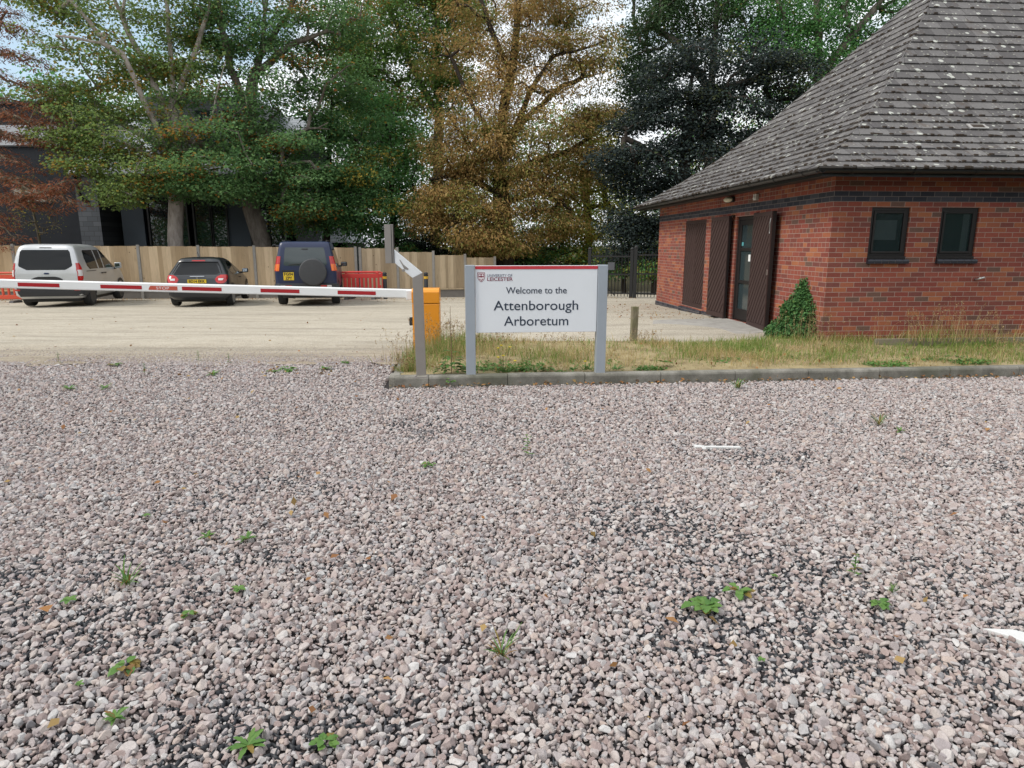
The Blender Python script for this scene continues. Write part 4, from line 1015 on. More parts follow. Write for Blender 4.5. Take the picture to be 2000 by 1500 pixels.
    def mirror(s, y, z, x, mat, sg=1, sz=(.2,.15)):
        mb = MB(); a, b = sz; x0 = sg*(x+.03); x1 = sg*(x+.03+a); lo, hi = sorted((x0, x1))
        mb.box(lo, hi, y-.03, y+.11, z, z+b); m = mb.build('door_mirror', mat, s.root, bevel=.045, seg=3, smooth=True)
        mb = MB(); lo2, hi2 = sorted((sg*(x-.08), sg*(x+.06))); mb.box(lo2, hi2, y+.0, y+.06, z-.02, z+.035); mb.build('mirror_arm', M['trim'], m, bevel=.012)
        mb = MB(); mb.box(lo+.025, hi-.025, y-.037, y-.028, z+.022, z+b-.022); mb.build('mirror_glass', M['mirror_glass'], m, bevel=.003)
    def plate(s, txt, x, z, w=.52, h=.111, y=None, lines=None):
        y = s.yr(z) - .035 if y is None else y
        mb = MB(); mb.box(x-w/2, x+w/2, y, y+.03, z-h/2, z+h/2); p = mb.build('number_plate', M['plate_yellow'], s.root, bevel=.004)
        ls = lines or [txt]; k = len(ls)
        for i, l in enumerate(ls):
            ch = h/k*.72; zc = z + h/2 - h/k*(i+.5) - ch*.42
            text('lettering', l, ch/.72, M['plate_text'], p, (x, y-.0015, zc), width=w*(.86 if len(l) > 4 or k == 1 else .86*len(l)/4), align='CENTER', weight=.003)

def ground_at(px, Y):
    p = at(px, 600, Y); return p[0], Y, float(zg(p[0], Y))
# ---- silver people carrier
x, y, z = ground_at(98, 19.75)
V = Car('parked_van', 'silver grey people carrier van seen from behind, parked leftmost at the fence', (x, y, z), math.radians(13.5),
    [.26,.36,.60,.66,.75,1.0,1.08,1.15,1.30,1.5,1.66,1.74,1.79,1.825,1.85], [.80,.885,.905,.90,.905,.905,.895,.885,.855,.81,.765,.735,.70,.62,.48],
    [.16,.06,.02,.05,.055,.07,.08,.09,.12,.165,.21,.245,.285,.36,.55], [4.30,4.38,4.40,4.38,4.33,4.1,3.62,3.45,3.22,2.92,2.68,2.52,2.38,2.2,1.9], .17, .34, .05, M['silver'])
V.body(); mb = MB(); mb.box(-.72,.72,.35,3.7,.15,.32); mb.build('underbody_shade_box', M['trim'], V.root, bevel=.03);  # black box added under the body to deepen shade beneath the van
V.rear('rear_window', [(1.10,-.50,.50),(1.20,-.68,.68),(1.24,-.70,.70),(1.62,-.645,.645),(1.68,-.60,.60)], M['car_glass'])
V.side('side_window', [(1.10,.85,3.25),(1.20,.70,3.12),(1.45,.66,2.75),(1.64,.72,2.42),(1.67,.80,2.30)], M['car_glass']); V.side('side_window', [(1.10,.85,3.25),(1.20,.70,3.12),(1.45,.66,2.75),(1.64,.72,2.42),(1.67,.80,2.30)], M['car_glass'], -1)
for yy in (1.55, 2.05): V.side('window_pillar', [(1.09,yy,yy+.07),(1.66,yy-.02,yy+.05)], M['silver'], 1, .008, 3)
b = V.rear('bumper', [(.33,-.86,.86),(.42,-.90,.90),(.58,-.90,.90),(.63,-.895,.895)], M['bumper'], .025); V.side('bumper_corner', [(.33,.0,.62),(.42,.0,.60),(.58,.0,.45),(.63,.0,.35)], M['bumper'], 1, .022, 12, b)
for sg in (-1, 1): V.rear('reflector', [(.50,sg*.78-.07,sg*.78+.07),(.55,sg*.78-.08,sg*.78+.08)], M['lamp_red'], .03, 4)
for sg in (-1, 1):
    l = V.side('tail_light', [(.78,.03,.14),(.85,.03,.20),(1.1,.05,.22),(1.3,.10,.17)], M['lamp_red'], sg, .012, 6)
    V.side('lamp_lens', [(.92,.04,.17),(1.10,.06,.19)], M['lamp_clear'], sg, .016, 5, l)
V.rear('handle_recess', [(.80,-.42,.42),(.84,-.40,.40),(.885,-.31,.31),(.905,-.22,.22)], M['trim'], .02)
V.rear('badge', [(.975,-.045,.045),(.99,-.07,.07),(1.005,-.07,.07),(1.02,-.045,.045)], M['badge_blue'], .014, 6)
V.side('door_rail', [(1.035,.55,1.35),(1.055,.55,1.35)], M['trim'], 1, .008, 8)
for yy in (1.72, 1.98): V.side('door_handle', [(.93,yy,yy+.16),(.965,yy,yy+.16)], M['trim'], 1, .03, 4)
V.rear('high_brake_light', [(1.735,-.16,.16),(1.755,-.15,.15)], M['trim'], .012, 6)
V.wheel(.82, .325, .21, .905, M['rim_dark']); V.wheel(3.48, .325, .21, .905, M['rim_dark']); V.mirror(3.0, 1.05, .90, M['silver'], 1, (.20,.20)); V.mirror(3.0, 1.05, .90, M['silver'], -1, (.20,.20))
# ---- dark hatchback
x, y, z = ground_at(389, 19.95)
H = Car('parked_hatchback', 'small dark grey hatchback with red tail lights, parked between the van and the blue vehicle', (x, y, z), math.radians(12),
    [.22,.32,.50,.62,.72,.84,.92,1.0,1.1,1.2,1.30,1.37,1.42,1.445,1.46], [.76,.835,.865,.868,.865,.855,.845,.81,.755,.70,.645,.60,.545,.45,.30],
    [.20,.07,.01,.0,.035,.07,.12,.21,.31,.40,.47,.50,.56,.70,.95], [3.80,3.90,3.95,3.92,3.82,3.45,3.05,2.9,2.72,2.52,2.3,2.12,1.95,1.8,1.6], .22, .40, .07, M['black_paint'])
H.body(); mb = MB(); mb.box(-.70,.70,.35,3.7,.14,.30); mb.build('underbody_shade_box', M['trim'], H.root, bevel=.03)  # added black box, darkens the ground under the hatchback
H.rear('rear_window', [(.955,-.62,.62),(.99,-.70,.70),(1.20,-.615,.615),(1.315,-.55,.55)], M['car_glass'])
H.side('side_window', [(.94,.95,2.75),(1.02,.85,2.62),(1.20,.92,2.30),(1.33,1.05,1.95)], M['car_glass'], 1); H.side('side_window', [(.94,.95,2.75),(1.02,.85,2.62),(1.20,.92,2.30),(1.33,1.05,1.95)], M['car_glass'], -1)
H.side('window_pillar', [(.93,1.62,1.70),(1.34,1.58,1.65)], M['black_paint'], 1, .008, 3)
H.rear('high_brake_light', [(1.345,-.19,.19),(1.375,-.18,.18)], M['lamp_red'], .035, 6); H.rear('roof_spoiler', [(1.325,-.56,.56),(1.36,-.55,.55),(1.40,-.50,.50)], M['black_paint'], .03)
for sg in (-1, 1):
    rows = [(.70,.60,.74),(.74,.54,.80),(.82,.50,.838),(.90,.56,.84),(.95,.66,.815)]
    l = H.rear('tail_light', [(z_, *sorted((sg*a, sg*b_))) for z_, a, b_ in rows], M['lamp_red'], .012, 10)
    H.rear('lamp_lens', [(z_, *sorted((sg*a, sg*b_))) for z_, a, b_ in [(.79,.60,.72),(.85,.60,.75)]], M['lamp_clear'], .017, 5, l)
H.plate('BD14 EKK', 0, .76); H.rear('boot_trim', [(.90,-.20,.20),(.915,-.20,.20)], M['chrome'], .016, 6)
mb = MB(); mb.prism([(-.035,.845),(.02,.835),(.035,.86),(.02,.885),(-.005,.872),(-.03,.89),(-.02,.865)], H.yr(.86)-.012, H.yr(.86)+.01, 'y'); mb.build('badge', M['chrome'], H.root)
H.rear('bumper', [(.30,-.80,.80),(.36,-.82,.82),(.46,-.80,.80)], M['bumper'], .018); 
for yy in (1.95,): H.side('door_handle', [(.80,yy,yy+.16),(.83,yy,yy+.16)], M['trim'], 1, .025, 4)
H.wheel(.68, .31, .19, .87, M['rim']); H.wheel(3.2, .31, .19, .87, M['rim']); H.mirror(2.45, .93, .84, M['black_paint'], 1, (.19,.14)); H.mirror(2.45, .93, .84, M['black_paint'], -1, (.19,.14))
mb = MB(); mb.tube([(0,.62,1.45),(0,.40,1.62)], .008, 5); mb.build('aerial', M['trim'], H.root)
# ---- dark blue off-road vehicle
x, y, z = ground_at(601, 20.3)
D = Car('parked_off_road_vehicle', 'dark blue off road vehicle with a covered spare wheel on its tailgate', (x, y, z), math.radians(12),
    [.40,.48,.66,.70,.80,1.05,1.12,1.3,1.5,1.68,1.78,1.84,1.90,1.925,1.94], [.84,.90,.925,.90,.90,.90,.89,.855,.815,.775,.755,.745,.72,.68,.58],
    [.10,.05,.03,.10,.10,.10,.105,.12,.14,.165,.18,.20,.23,.27,.36], [4.6,4.66,4.68,4.66,4.62,4.5,3.2,3.1,2.9,2.7,2.55,2.5,2.4,2.3,2.1], .12, .22, .025, M['blue_paint'])
D.body(); mb = MB(); mb.box(-.74,.74,.35,3.7,.24,.46); mb.build('underbody_shade_box', M['trim'], D.root, bevel=.03)  # black box added below to darken the ground under the vehicle
D.rear('rear_window', [(1.22,-.60,.60),(1.27,-.63,.63),(1.68,-.575,.575),(1.76,-.55,.55)], M['car_glass_tint'])
for sg in (-1, 1):
    D.side('side_window', [(1.16,.62,2.95),(1.30,.58,2.86),(1.62,.62,2.60),(1.70,.70,2.50)], M['car_glass'], sg)
    l = D.side('tail_light', [(1.06,.11,.26),(1.50,.165,.30)], M['lamp_red'], sg, .014, 6); D.side('indicator', [(1.08,.115,.22),(1.26,.135,.24)], M['lamp_orange'], sg, .018, 5, l)
    l = D.rear('tail_light', [(z_, *sorted((sg*a, sg*b_))) for z_, a, b_ in [(1.06,.76,.885),(1.50,.70,.80)]], M['lamp_red'], .014, 6); D.rear('indicator', [(z_, *sorted((sg*a, sg*b_))) for z_, a, b_ in [(1.07,.765,.86),(1.27,.74,.83)]], M['lamp_orange'], .018, 5, l)
    D.rear('bumper_light', [(.585,*sorted((sg*.42,sg*.60))),(.64,*sorted((sg*.42,sg*.60)))], M['lamp_red'], .05, 4); D.rear('reversing_light', [(.585,*sorted((sg*.61,sg*.74))),(.64,*sorted((sg*.61,sg*.74)))], M['lamp_clear'], .05, 4)
D.rear('bumper', [(.46,-.88,.88),(.52,-.92,.92),(.66,-.92,.92),(.70,-.90,.90)], M['bumper'], .045); D.side('bumper_corner', [(.46,.0,.5),(.52,.0,.52),(.68,.0,.52)], M['bumper'], 1, .03, 10)
mb = MB(); mb.lathe([(.385,.02),(.40,-.02),(.40,-.19),(.375,-.225),(.30,-.235),(.05,-.24)], 40, (.215, D.yr(1.1)-.01, 1.03), 'y'); mb.build('spare_wheel_cover', M['cover'], D.root, smooth=True, angle=.5)
D.plate('', -.50, .91, .30, .235, None, ['FG04', 'ZPY']); D.rear('plate_recess', [(1.05,-.68,-.32),(1.09,-.68,-.32)], M['trim'], .03, 5)
mb = MB(); mb.tube([(-.48,D.yr(1.25)-.02,1.25),(-.1,D.yr(1.28)-.025,1.285)], .012, 5); mb.build('wiper', M['trim'], D.root); D.rear('high_brake_light', [(1.695,-.09,.09),(1.725,-.09,.09)], M['trim'], .012, 5)
for sg in (-1, 1): mb = MB(); mb.tube([(sg*.62,.55,1.90),(sg*.62,.6,1.97),(sg*.62,2.2,1.97),(sg*.62,2.3,1.90)], .018, 6); mb.build('roof_bar', M['trim'], D.root)

D.wheel(.95, .37, .24, .92, M['rim_dark']); D.wheel(3.5, .37, .24, .92, M['rim_dark']); D.mirror(2.95, 1.12, .90, M['trim'], 1, (.21,.15)); D.mirror(2.95, 1.12, .90, M['trim'], -1, (.21,.15))
mb = MB(); mb.box(-.06,.06,-.02,.33,.36,.42); mb.tube([(-.5,.3,.36),(.5,.3,.36)], .06, 8); mb.build('tow_bar', M['trim'], D.root)
# ------------------------------------------------------------------ dark modern house beyond the fence
M['clad'] = None
t = NT('dark_cladding'); v = t.mapped((7, 7, .01)); w = t.new('ShaderNodeTexWave'); w.inputs['Scale'].default_value = 1.0; t.ln(v, w.inputs['Vector'])
n = t.noise(3, 5); t.col(t.mix(n, (.010,.012,.017), (.024,.027,.036))); t.set(Roughness=.6, Specular_IOR_Level=.3); t.bump(w.outputs['Fac'], .5, .02); M['clad'] = t.m
t = NT('slate'); s_ = t.new('ShaderNodeSeparateXYZ'); t.ln(t.obj(), s_.inputs[0]); c_ = t.new('ShaderNodeCombineXYZ'); t.ln(s_.outputs[0], c_.inputs[0]); t.ln(s_.outputs[2], c_.inputs[1])
br = t.new('ShaderNodeTexBrick'); t.ln(c_.outputs[0], br.inputs['Vector']); br.inputs['Scale'].default_value = 1; br.inputs['Brick Width'].default_value = .42; br.inputs['Row Height'].default_value = .2; br.inputs['Mortar Size'].default_value = .008
br.inputs['Color1'].default_value = (0,0,0,1); br.inputs['Color2'].default_value = (1,1,1,1)
c = t.mix(br.outputs['Fac'], t.ramp(br.outputs['Color'], [(0, (.055,.063,.078)), (1, (.10,.11,.13))]), (.02,.022,.026)); t.col(c); t.set(Roughness=.42, Specular_IOR_Level=.6); t.bump(br.outputs['Fac'], -.5, .02); M['slate'] = t.m
t = NT('slate_roof_sheen'); br = t.new('ShaderNodeTexBrick'); s_ = t.new('ShaderNodeSeparateXYZ'); t.ln(t.obj(), s_.inputs[0]); c_ = t.new('ShaderNodeCombineXYZ'); t.ln(s_.outputs[0], c_.inputs[0]); t.ln(s_.outputs[2], c_.inputs[1])
t.ln(c_.outputs[0], br.inputs['Vector']); br.inputs['Scale'].default_value = 1; br.inputs['Brick Width'].default_value = .3; br.inputs['Row Height'].default_value = .15; br.inputs['Mortar Size'].default_value = .008; br.inputs['Color1'].default_value = (0,0,0,1); br.inputs['Color2'].default_value = (1,1,1,1)
t.col(t.mix(br.outputs['Fac'], t.ramp(br.outputs['Color'], [(0, (.20,.22,.25)), (1, (.33,.35,.38))]), (.06,.065,.07))); t.set(Roughness=.5); t.bump(br.outputs['Fac'], -.5, .02); M['slate_roof_sheen'] = t.m  # sky reflection on the roof put into a paler slate colour
M['house_glass'] = glass('house_glass', (.012,.02,.024), .015, .9); M['panel'] = plain('blue_grey_panel', (.030,.045,.065), .5, var=.15, scale=2); M['pale_panel'] = plain('pale_glazing', (.42,.43,.46), .2, var=.2, scale=1.2); M['pale_win'] = plain('pale_blind', (.34,.30,.25), .5, var=.2, scale=1.5)
HS = thing('modern_house', (-17, 29, -.4), 'dark modern house with slate roof and large glazing behind the fence', 'house')
def hx(X): return X + 17
def hz(Z): return Z + .4
mb = MB(); mb.box(hx(-30), hx(-18.3), .6, 9, -.2, hz(7.40)); mb.build('wall', M['clad'], HS)
mb = MB(); mb.box(hx(-30.1), hx(-18.2), .5, 9.1, hz(7.405), hz(7.48)); mb.build('roof_edge', M['gutter'], HS)
for (a, b_, c0, c1, mt, nm) in ((-25, -19.05, 5.75, 6.55, M['pale_panel'], 'window'), (-21.3, -19.93, 3.46, 3.98, M['pale_win'], 'window')):
    mb = MB(); mb.box(hx(a)-.06, hx(b_)+.06, .54, .62, hz(c0)-.06, hz(c1)+.06); f = mb.build(nm, M['gutter'], HS); mb = MB(); mb.box(hx(a), hx(b_), .52, .60, hz(c0), hz(c1)); mb.build('pane', mt, f)
mb = MB(); mb.box(hx(-18.2), hx(-17.3), -.2, 6, -.2, hz(4.45)); mb.build('slate_pier', M['slate'], HS)
mb = MB(); mb.box(hx(-17.3), hx(-9.7), 1.6, 7, -.2, hz(4.4)); mb.build('wall', M['clad'], HS)
mb = MB(); mb.hexa([(hx(-18.3),-.5,hz(4.42)),(hx(-9.5),-.5,hz(4.42)),(hx(-9.5),4.6,hz(7.45)),(hx(-18.3),4.6,hz(7.45))], [(hx(-18.3),-.55,hz(4.5)),(hx(-9.5),-.55,hz(4.5)),(hx(-9.5),4.6,hz(7.6)),(hx(-18.3),4.6,hz(7.6))])
mb.add([(hx(-18.3),4.6,hz(7.6)),(hx(-9.5),4.6,hz(7.6)),(hx(-9.5),9,hz(4.6)),(hx(-18.3),9,hz(4.6))], [(0,1,2,3)]); mb.build('roof', M['slate_roof_sheen'], HS)
mb = MB(); mb.prism([(.9,hz(5.2)),(5,hz(5.2)),(5,hz(7.75)),(.9,hz(7.75))], hx(-15.4), hx(-10.9), 'x'); dm = mb.build('dormer', M['slate'], HS)
for a in (-15.0, -13.4, -12.4):
    mb = MB(); mb.box(hx(a), hx(a+.8), .86, .95, hz(5.75), hz(7.2)); mb.build('window', M['house_glass'], dm)
mb = MB(); mb.box(hx(-16.9), hx(-9.6), -.25, 1.7, hz(3.62), hz(4.30)); mb.build('fascia', M['panel'], HS, bevel=.02)
mb = MB(); mb.tube([(hx(-18.15),-.32,hz(4.55)),(hx(-18.05),-.32,hz(4.2)),(hx(-17.95),-.3,hz(3.6)),(hx(-17.85),-.28,hz(3.45)),(hx(-17.7),-.2,hz(3.42))], .07, 8); mb.build('downpipe', M['gutter'], HS, smooth=True)
for a in (-16.75, -12.2): mb = MB(); mb.box(hx(a), hx(a+.95), .4, .6, -.2, hz(3.6)); mb.build('door_panel', M['panel'], HS)
for a, b_ in ((-15.55,-14.65),(-14.5,-13.95),(-13.6,-12.95),(-12.85,-12.25),(-11.2,-10.5),(-10.4,-9.85)):
    mb = MB(); w = .07
    mb.box(hx(a)-w, hx(a), .35, .55, -.2, hz(3.6)); mb.box(hx(b_), hx(b_)+w, .35, .55, -.2, hz(3.6)); f = mb.build('window_frame', M['gutter'], HS)
    mb = MB(); mb.box(hx(a), hx(b_), .42, .46, -.2, hz(3.6)); mb.build('pane', M['house_glass'], f)
# slate roofed outbuilding
a = at(568, 474, 34); b_ = at(684, 474, 34); zE = a[2]
OB = thing('outbuilding', (a[0], 34, -.6), 'low outbuilding with a pale grey slate roof glimpsed between the trees', 'outbuilding'); L = b_[0]-a[0]; zr = at(600, 418, 36)[2]
mb = MB(); mb.box(-3, L-.25, .3, 4.5, -.2, zE+.6); mb.build('wall', M['clad'], OB)
mb = MB(); mb.add([(-3.2,0,zE+.6),(L,0,zE+.6),(L,4.8,zE+.6),(-3.2,4.8,zE+.6),(-2.5,2.4,zr+.6),(L-1.7,2.4,zr+.6)], [(0,1,5,4),(1,2,5),(2,3,4,5),(3,0,4),(0,3,2,1)]); mb.build('roof', M['slate_roof_sheen'], OB)
# ------------------------------------------------------------------ vegetation
BK = {'grey': bark_mat('bark_grey', (.26,.225,.195), (.09,.075,.065)), 'dark': bark_mat('bark_dark', (.085,.07,.058), (.025,.02,.017)), 'pale': bark_mat('bark_pale', (.52,.46,.42), (.24,.20,.18)), 'twig': bark_mat('bark_twig', (.22,.19,.14), (.09,.075,.05), 20)}
AUT = [(.30,.11,.02), (.36,.17,.025), (.22,.075,.02), (.38,.24,.04)]
LM = {
 'maple': leaf_mat('maple_leaf', [(0.097, 0.200, 0.080), (0.131, 0.255, 0.094), (0.179, 0.310, 0.108), (0.117, 0.214, 0.108)], [(.36,.15,.035), (.42,.22,.04), (.30,.11,.03), (.44,.30,.06)], .42),
 'maple_light': leaf_mat('maple_leaf_light', [(0.156, 0.240, 0.075), (0.221, 0.319, 0.091), (0.273, 0.351, 0.104), (0.156, 0.234, 0.111)], [(.36,.27,.055), (.40,.20,.045), (.30,.26,.05)], .45),
 'dark': leaf_mat('dark_green_leaf', [(0.070, 0.161, 0.064), (0.101, 0.217, 0.081), (0.140, 0.266, 0.092)], [(.42,.28,.045), (.17,.21,.05)], .38),
 'mid': leaf_mat('mid_green_leaf', [(0.084, 0.222, 0.074), (0.120, 0.288, 0.094), (0.162, 0.336, 0.108)], [(.20,.25,.06), (.27,.22,.05)], .42),
 'fresh': leaf_mat('fresh_green_leaf', [(0.121, 0.236, 0.069), (0.178, 0.310, 0.086), (0.230, 0.356, 0.103)], [(.30,.28,.07), (.33,.20,.05)], .45),
 'brown': leaf_mat('brown_chestnut_leaf', [(0.314, 0.185, 0.067), (0.414, 0.263, 0.095), (0.504, 0.353, 0.134), (0.241, 0.134, 0.052), (0.482, 0.358, 0.140)], [(.16,.20,.055), (.24,.25,.065), (.32,.27,.075)], .42),
 'yellow': leaf_mat('yellow_green_leaf', [(0.315, 0.347, 0.063), (0.420, 0.430, 0.079), (0.252, 0.315, 0.063), (0.483, 0.430, 0.084)], [(.40,.25,.05), (.44,.30,.06)], .5),
 'copper': leaf_mat('copper_leaf', [(0.020, 0.031, 0.031), (0.031, 0.044, 0.043), (0.044, 0.060, 0.058), (0.027, 0.046, 0.034)], [(.05,.075,.03), (.06,.06,.025)], .18, .6),
 'rust': leaf_mat('rust_needle', [(.30,.105,.052), (.24,.08,.045), (.36,.15,.07), (.20,.085,.06)], [(.25,.17,.14), (.20,.15,.125), (.16,.15,.09)]),
 'ash': leaf_mat('ash_leaf', [(.048,.092,.042), (.066,.120,.052), (.088,.150,.062)], [(.10,.12,.04), (.14,.12,.04)], .4),
 'yew': leaf_mat('yew_leaf', [(0.010, 0.021, 0.012), (0.017, 0.031, 0.016), (0.026, 0.043, 0.019)], [(0.046, 0.069, 0.023)], .1),
 'ivy': leaf_mat('ivy_leaf', [(0.050, 0.132, 0.047), (0.076, 0.177, 0.058), (0.101, 0.228, 0.072)], [(0.090, 0.169, 0.045)], .2, .6),
 'dry': leaf_mat('dry_leaf', [(0.228, 0.102, 0.036), (0.312, 0.150, 0.054), (0.180, 0.078, 0.034), (0.384, 0.216, 0.084)], [(0.330, 0.220, 0.088)], .1),
}
def leaves(C, up, L, Wd, droop, n_per, spread, rg, tint):
    """C (k,3) clump centres; returns verts, quads, tint"""
    k = len(C); m = k*n_per
    ci = np.repeat(np.arange(k), n_per)
    off = rg.normal(size=(m, 3)) * np.asarray(spread)
    rad = np.linalg.norm(off/np.asarray(spread), axis=1)
    base = C[ci] + off * np.minimum(1, 1.9/np.maximum(rad, 1e-6))[:, None]
    d = off.copy(); d[:, 2] *= .4; d += rg.normal(size=(m, 3))*np.asarray(spread)*.7; d /= np.linalg.norm(d, axis=1)[:, None]+1e-9
    d[:, 2] -= droop; d /= np.linalg.norm(d, axis=1)[:, None]
    nrm = rg.normal(size=(m, 3))*.75 + np.array([0, 0, up]); s = np.cross(d, nrm); s /= np.linalg.norm(s, axis=1)[:, None]+1e-9
    nn = np.cross(s, d); l = (L*np.exp(rg.normal(0, .25, m)))[:, None]; w = l*Wd
    V = np.empty((m, 4, 3)); V[:, 0] = base; V[:, 1] = base + d*l*.42 + s*w*.5 + nn*l*.06; V[:, 2] = base + d*l - nn*l*.10; V[:, 3] = base + d*l*.42 - s*w*.5 + nn*l*.06
    return V.reshape(-1, 3), np.arange(m*4).reshape(-1, 4), np.repeat(tint[ci], 4)

def branches(trunks, C, rg, r_tip, r_base, sag=.12, step=.55, bias=.35):
    """skeleton: trunk polylines plus a branch to every clump centre; returns nodes, parent, radius"""
    N = []; par = []; main = []
    for tp in trunks:
        tp = np.asarray(tp, float); prev = -1
        if N:
            prev = int(np.argmin(np.linalg.norm(np.array(N) - tp[0], axis=1)))
        for a, b in zip(tp[:-1], tp[1:]):
            n = max(1, int(np.linalg.norm(b-a)/.4))
            for q in range(n):
                N.append(a + (b-a)*q/n + rg.normal(0, .02, 3)); par.append(prev); prev = len(N)-1; main.append(1)
        N.append(tp[-1]); par.append(prev); main.append(1)
    T = np.array(N)
    order = np.argsort([np.min(np.linalg.norm(T - c, axis=1)) for c in C]) if len(C) else []
    cap = len(N) + len(C)*14; A = np.zeros((cap, 3)); A[:len(N)] = T; cnt = len(N)
    for i in order:
        c = C[i]; D = A[:cnt] - c; dist = np.linalg.norm(D, axis=1) + bias*np.maximum(0, D[:, 2]) * 1.2
        j = int(np.argmin(dist)); a = A[j].copy(); L = np.linalg.norm(c-a); n = int(min(12, max(1, math.ceil(L/step))))
        perp = rg.normal(size=3)*.10*L; prev = j
        for q in range(1, n+1):
            f = q/n; p = a + (c-a)*f + perp*math.sin(PI*f) + np.array([0, 0, sag*L*math.sin(PI*f)]) + rg.normal(0, .03, 3)*(q < n)
            A[cnt] = p; par.append(prev); prev = cnt; cnt += 1
    A = A[:cnt]; par = np.array(par); load = np.ones(cnt)
    for i in range(cnt-1, -1, -1):
        if par[i] >= 0: load[par[i]] += load[i] if i >= len(T) or True else 0
    ld = load/load.max(); rad = np.maximum(r_tip, r_base*ld**.5)
    return A, par, rad
def limb_mesh(A, par, rad, sides=6):
    m = np.where(par >= 0)[0]; a, b = A[par[m]], A[m]; ra, rb = np.minimum(rad[par[m]], rad[m]*1.25), rad[m]
    d = b-a; L = np.linalg.norm(d, axis=1)[:, None]+1e-9; d /= L
    u = np.where(np.abs(d[:, 2:3]) < .9, np.array([[0, 0, 1.]]), np.array([[1., 0, 0]])); s = np.cross(d, u); s /= np.linalg.norm(s, axis=1)[:, None]; t = np.cross(s, d)
    k = np.arange(sides)*2*PI/sides; ring = np.cos(k)[None, :, None]*s[:, None] + np.sin(k)[None, :, None]*t[:, None]
    V = np.concatenate([(a - d*L*.06)[:, None] + ring*ra[:, None, None], (b + d*L*.04)[:, None] + ring*rb[:, None, None]], 1)
    f = np.array([[q, (q+1) % sides, sides+(q+1) % sides, sides+q] for q in range(sides)])
    F = (np.arange(len(m))[:, None, None]*2*sides + f[None]).reshape(-1, 4)
    return V.reshape(-1, 3), F
def in_lobes(lobes, rg, shell=.55):
    C = []
    for (c, r, n) in lobes:
        v = rg.normal(size=(n, 3)); v /= np.linalg.norm(v, axis=1)[:, None]
        q = (shell**3 + (1-shell**3)*rg.random(n))**(1/3)
        C.append(np.asarray(c) + v*np.asarray(r)*q[:, None])
    return np.concatenate(C)
def lobes_px(L, Y, depth=1.0, dens=1.0):
    """photo-pixel lobes (px, py, rx, ry[, dY, n]) -> metric ellipsoids at distance Y"""
    out = []
    for l in L:
        px, py, rx, ry = l[:4]; y = Y + (l[4] if len(l) > 4 else 0); k = y/FPX*1.02
        c = at(px, py, y); r = (rx*k, max(.6, depth*rx*k*.9), ry*k)
        n = l[5] if len(l) > 5 else int(dens*(r[0]*r[2]*3.3 + 6)); out.append((c, r, n))
    return out
def tree(name, label, cat, base, trunks, lobes, leaf, bark, seed, n_per=150, L=.13, Wd=.7, spread=(.42,.42,.22), droop=.35, up=.9, r_base=.3, r_tip=.010, tint=(.1,.1), trunk_name='trunk', crown_name='crown', group=None, shell=.5, sag=.12, bias=.35, extra=None):
    rg = np.random.default_rng(seed); C = in_lobes(lobes, rg, shell)
    C = C[C[:, 2] > .5]
    if extra is not None: C = C[extra(C)]
    root = thing(name, base, label, cat, 0, group); B0 = np.asarray(base, float)
    A, par, rad = branches(trunks, C, rg, r_tip, r_base, sag, bias=bias)
    V, F = limb_mesh(A - B0, par, rad, 7); link(trunk_name, np_mesh(trunk_name, V, F, True), BK[bark], root)
    tn = np.where(rg.random(len(C)) < tint[1], rg.uniform(.45, .95, len(C)), tint[0]*rg.uniform(0, 2, len(C)))
    V, F, T = leaves(C - B0, up, L, Wd, droop, n_per, spread, rg, tn)
    link(crown_name, np_mesh(crown_name, V, F, False, {'tint': T}), LM[leaf], root)
    return root
def gpt(px, Y, dz=0.): p = at(px, 600, Y); return (float(p[0]), Y, float(zg(p[0], Y)) + dz)
def trk(pts, Y):
    return [tuple(float(q) for q in at(px, py, Y + (e[0] if e else 0))) for px, py, *e in pts]

SPR = []      # drooping sprays: (x0, y0) -> (x1, y1), half thickness, clumps per step
for x0, y0, x1, y1, hh, nn, dy in ((-30,40,45,62,14,3,-.5),(-30,95,80,128,12,3,-.6),(-20,140,92,188,9,2,-.6),(0,190,112,238,7,2,-.7),(-30,215,105,255,14,4,-.7),(-30,255,112,288,9,4,-.8),(-30,290,60,335,8,3,-.9),(-30,335,148,402,9,4,-1.2),(30,388,152,352,7,3,-1.2),(-30,372,90,410,9,3,-1.1),(-30,415,40,462,11,4,-.9),(-30,460,30,485,9,3,-.8),(-30,10,30,25,14,3,-.5)):
    k = int(abs(x1-x0)/17)+1
    for q in range(k): SPR.append((x0+(x1-x0)*q/(k-1), y0+(y1-y0)*(q/(k-1))**1.2, 12, hh*(1-.5*q/(k-1)), dy, nn if q < k-2 else 2))
# --- rust coloured tree at the left edge (trunk just outside the picture)
Y = 25.6; b = gpt(-150, Y)
tree('larch_like_tree', 'rust red feathery tree drooping into the left edge of the photo', 'tree', b, [[b, at(-140, 200, Y), at(-150, -200, Y)]],
     lobes_px([(-90,30,120,90),(-110,200,110,110),(-100,360,90,120)] + SPR, Y, .6), 'rust', 'twig', 21, 56, .11, .26, (.26,.26,.075), .55, .9, .28, .008, (.10,.28), sag=.03)
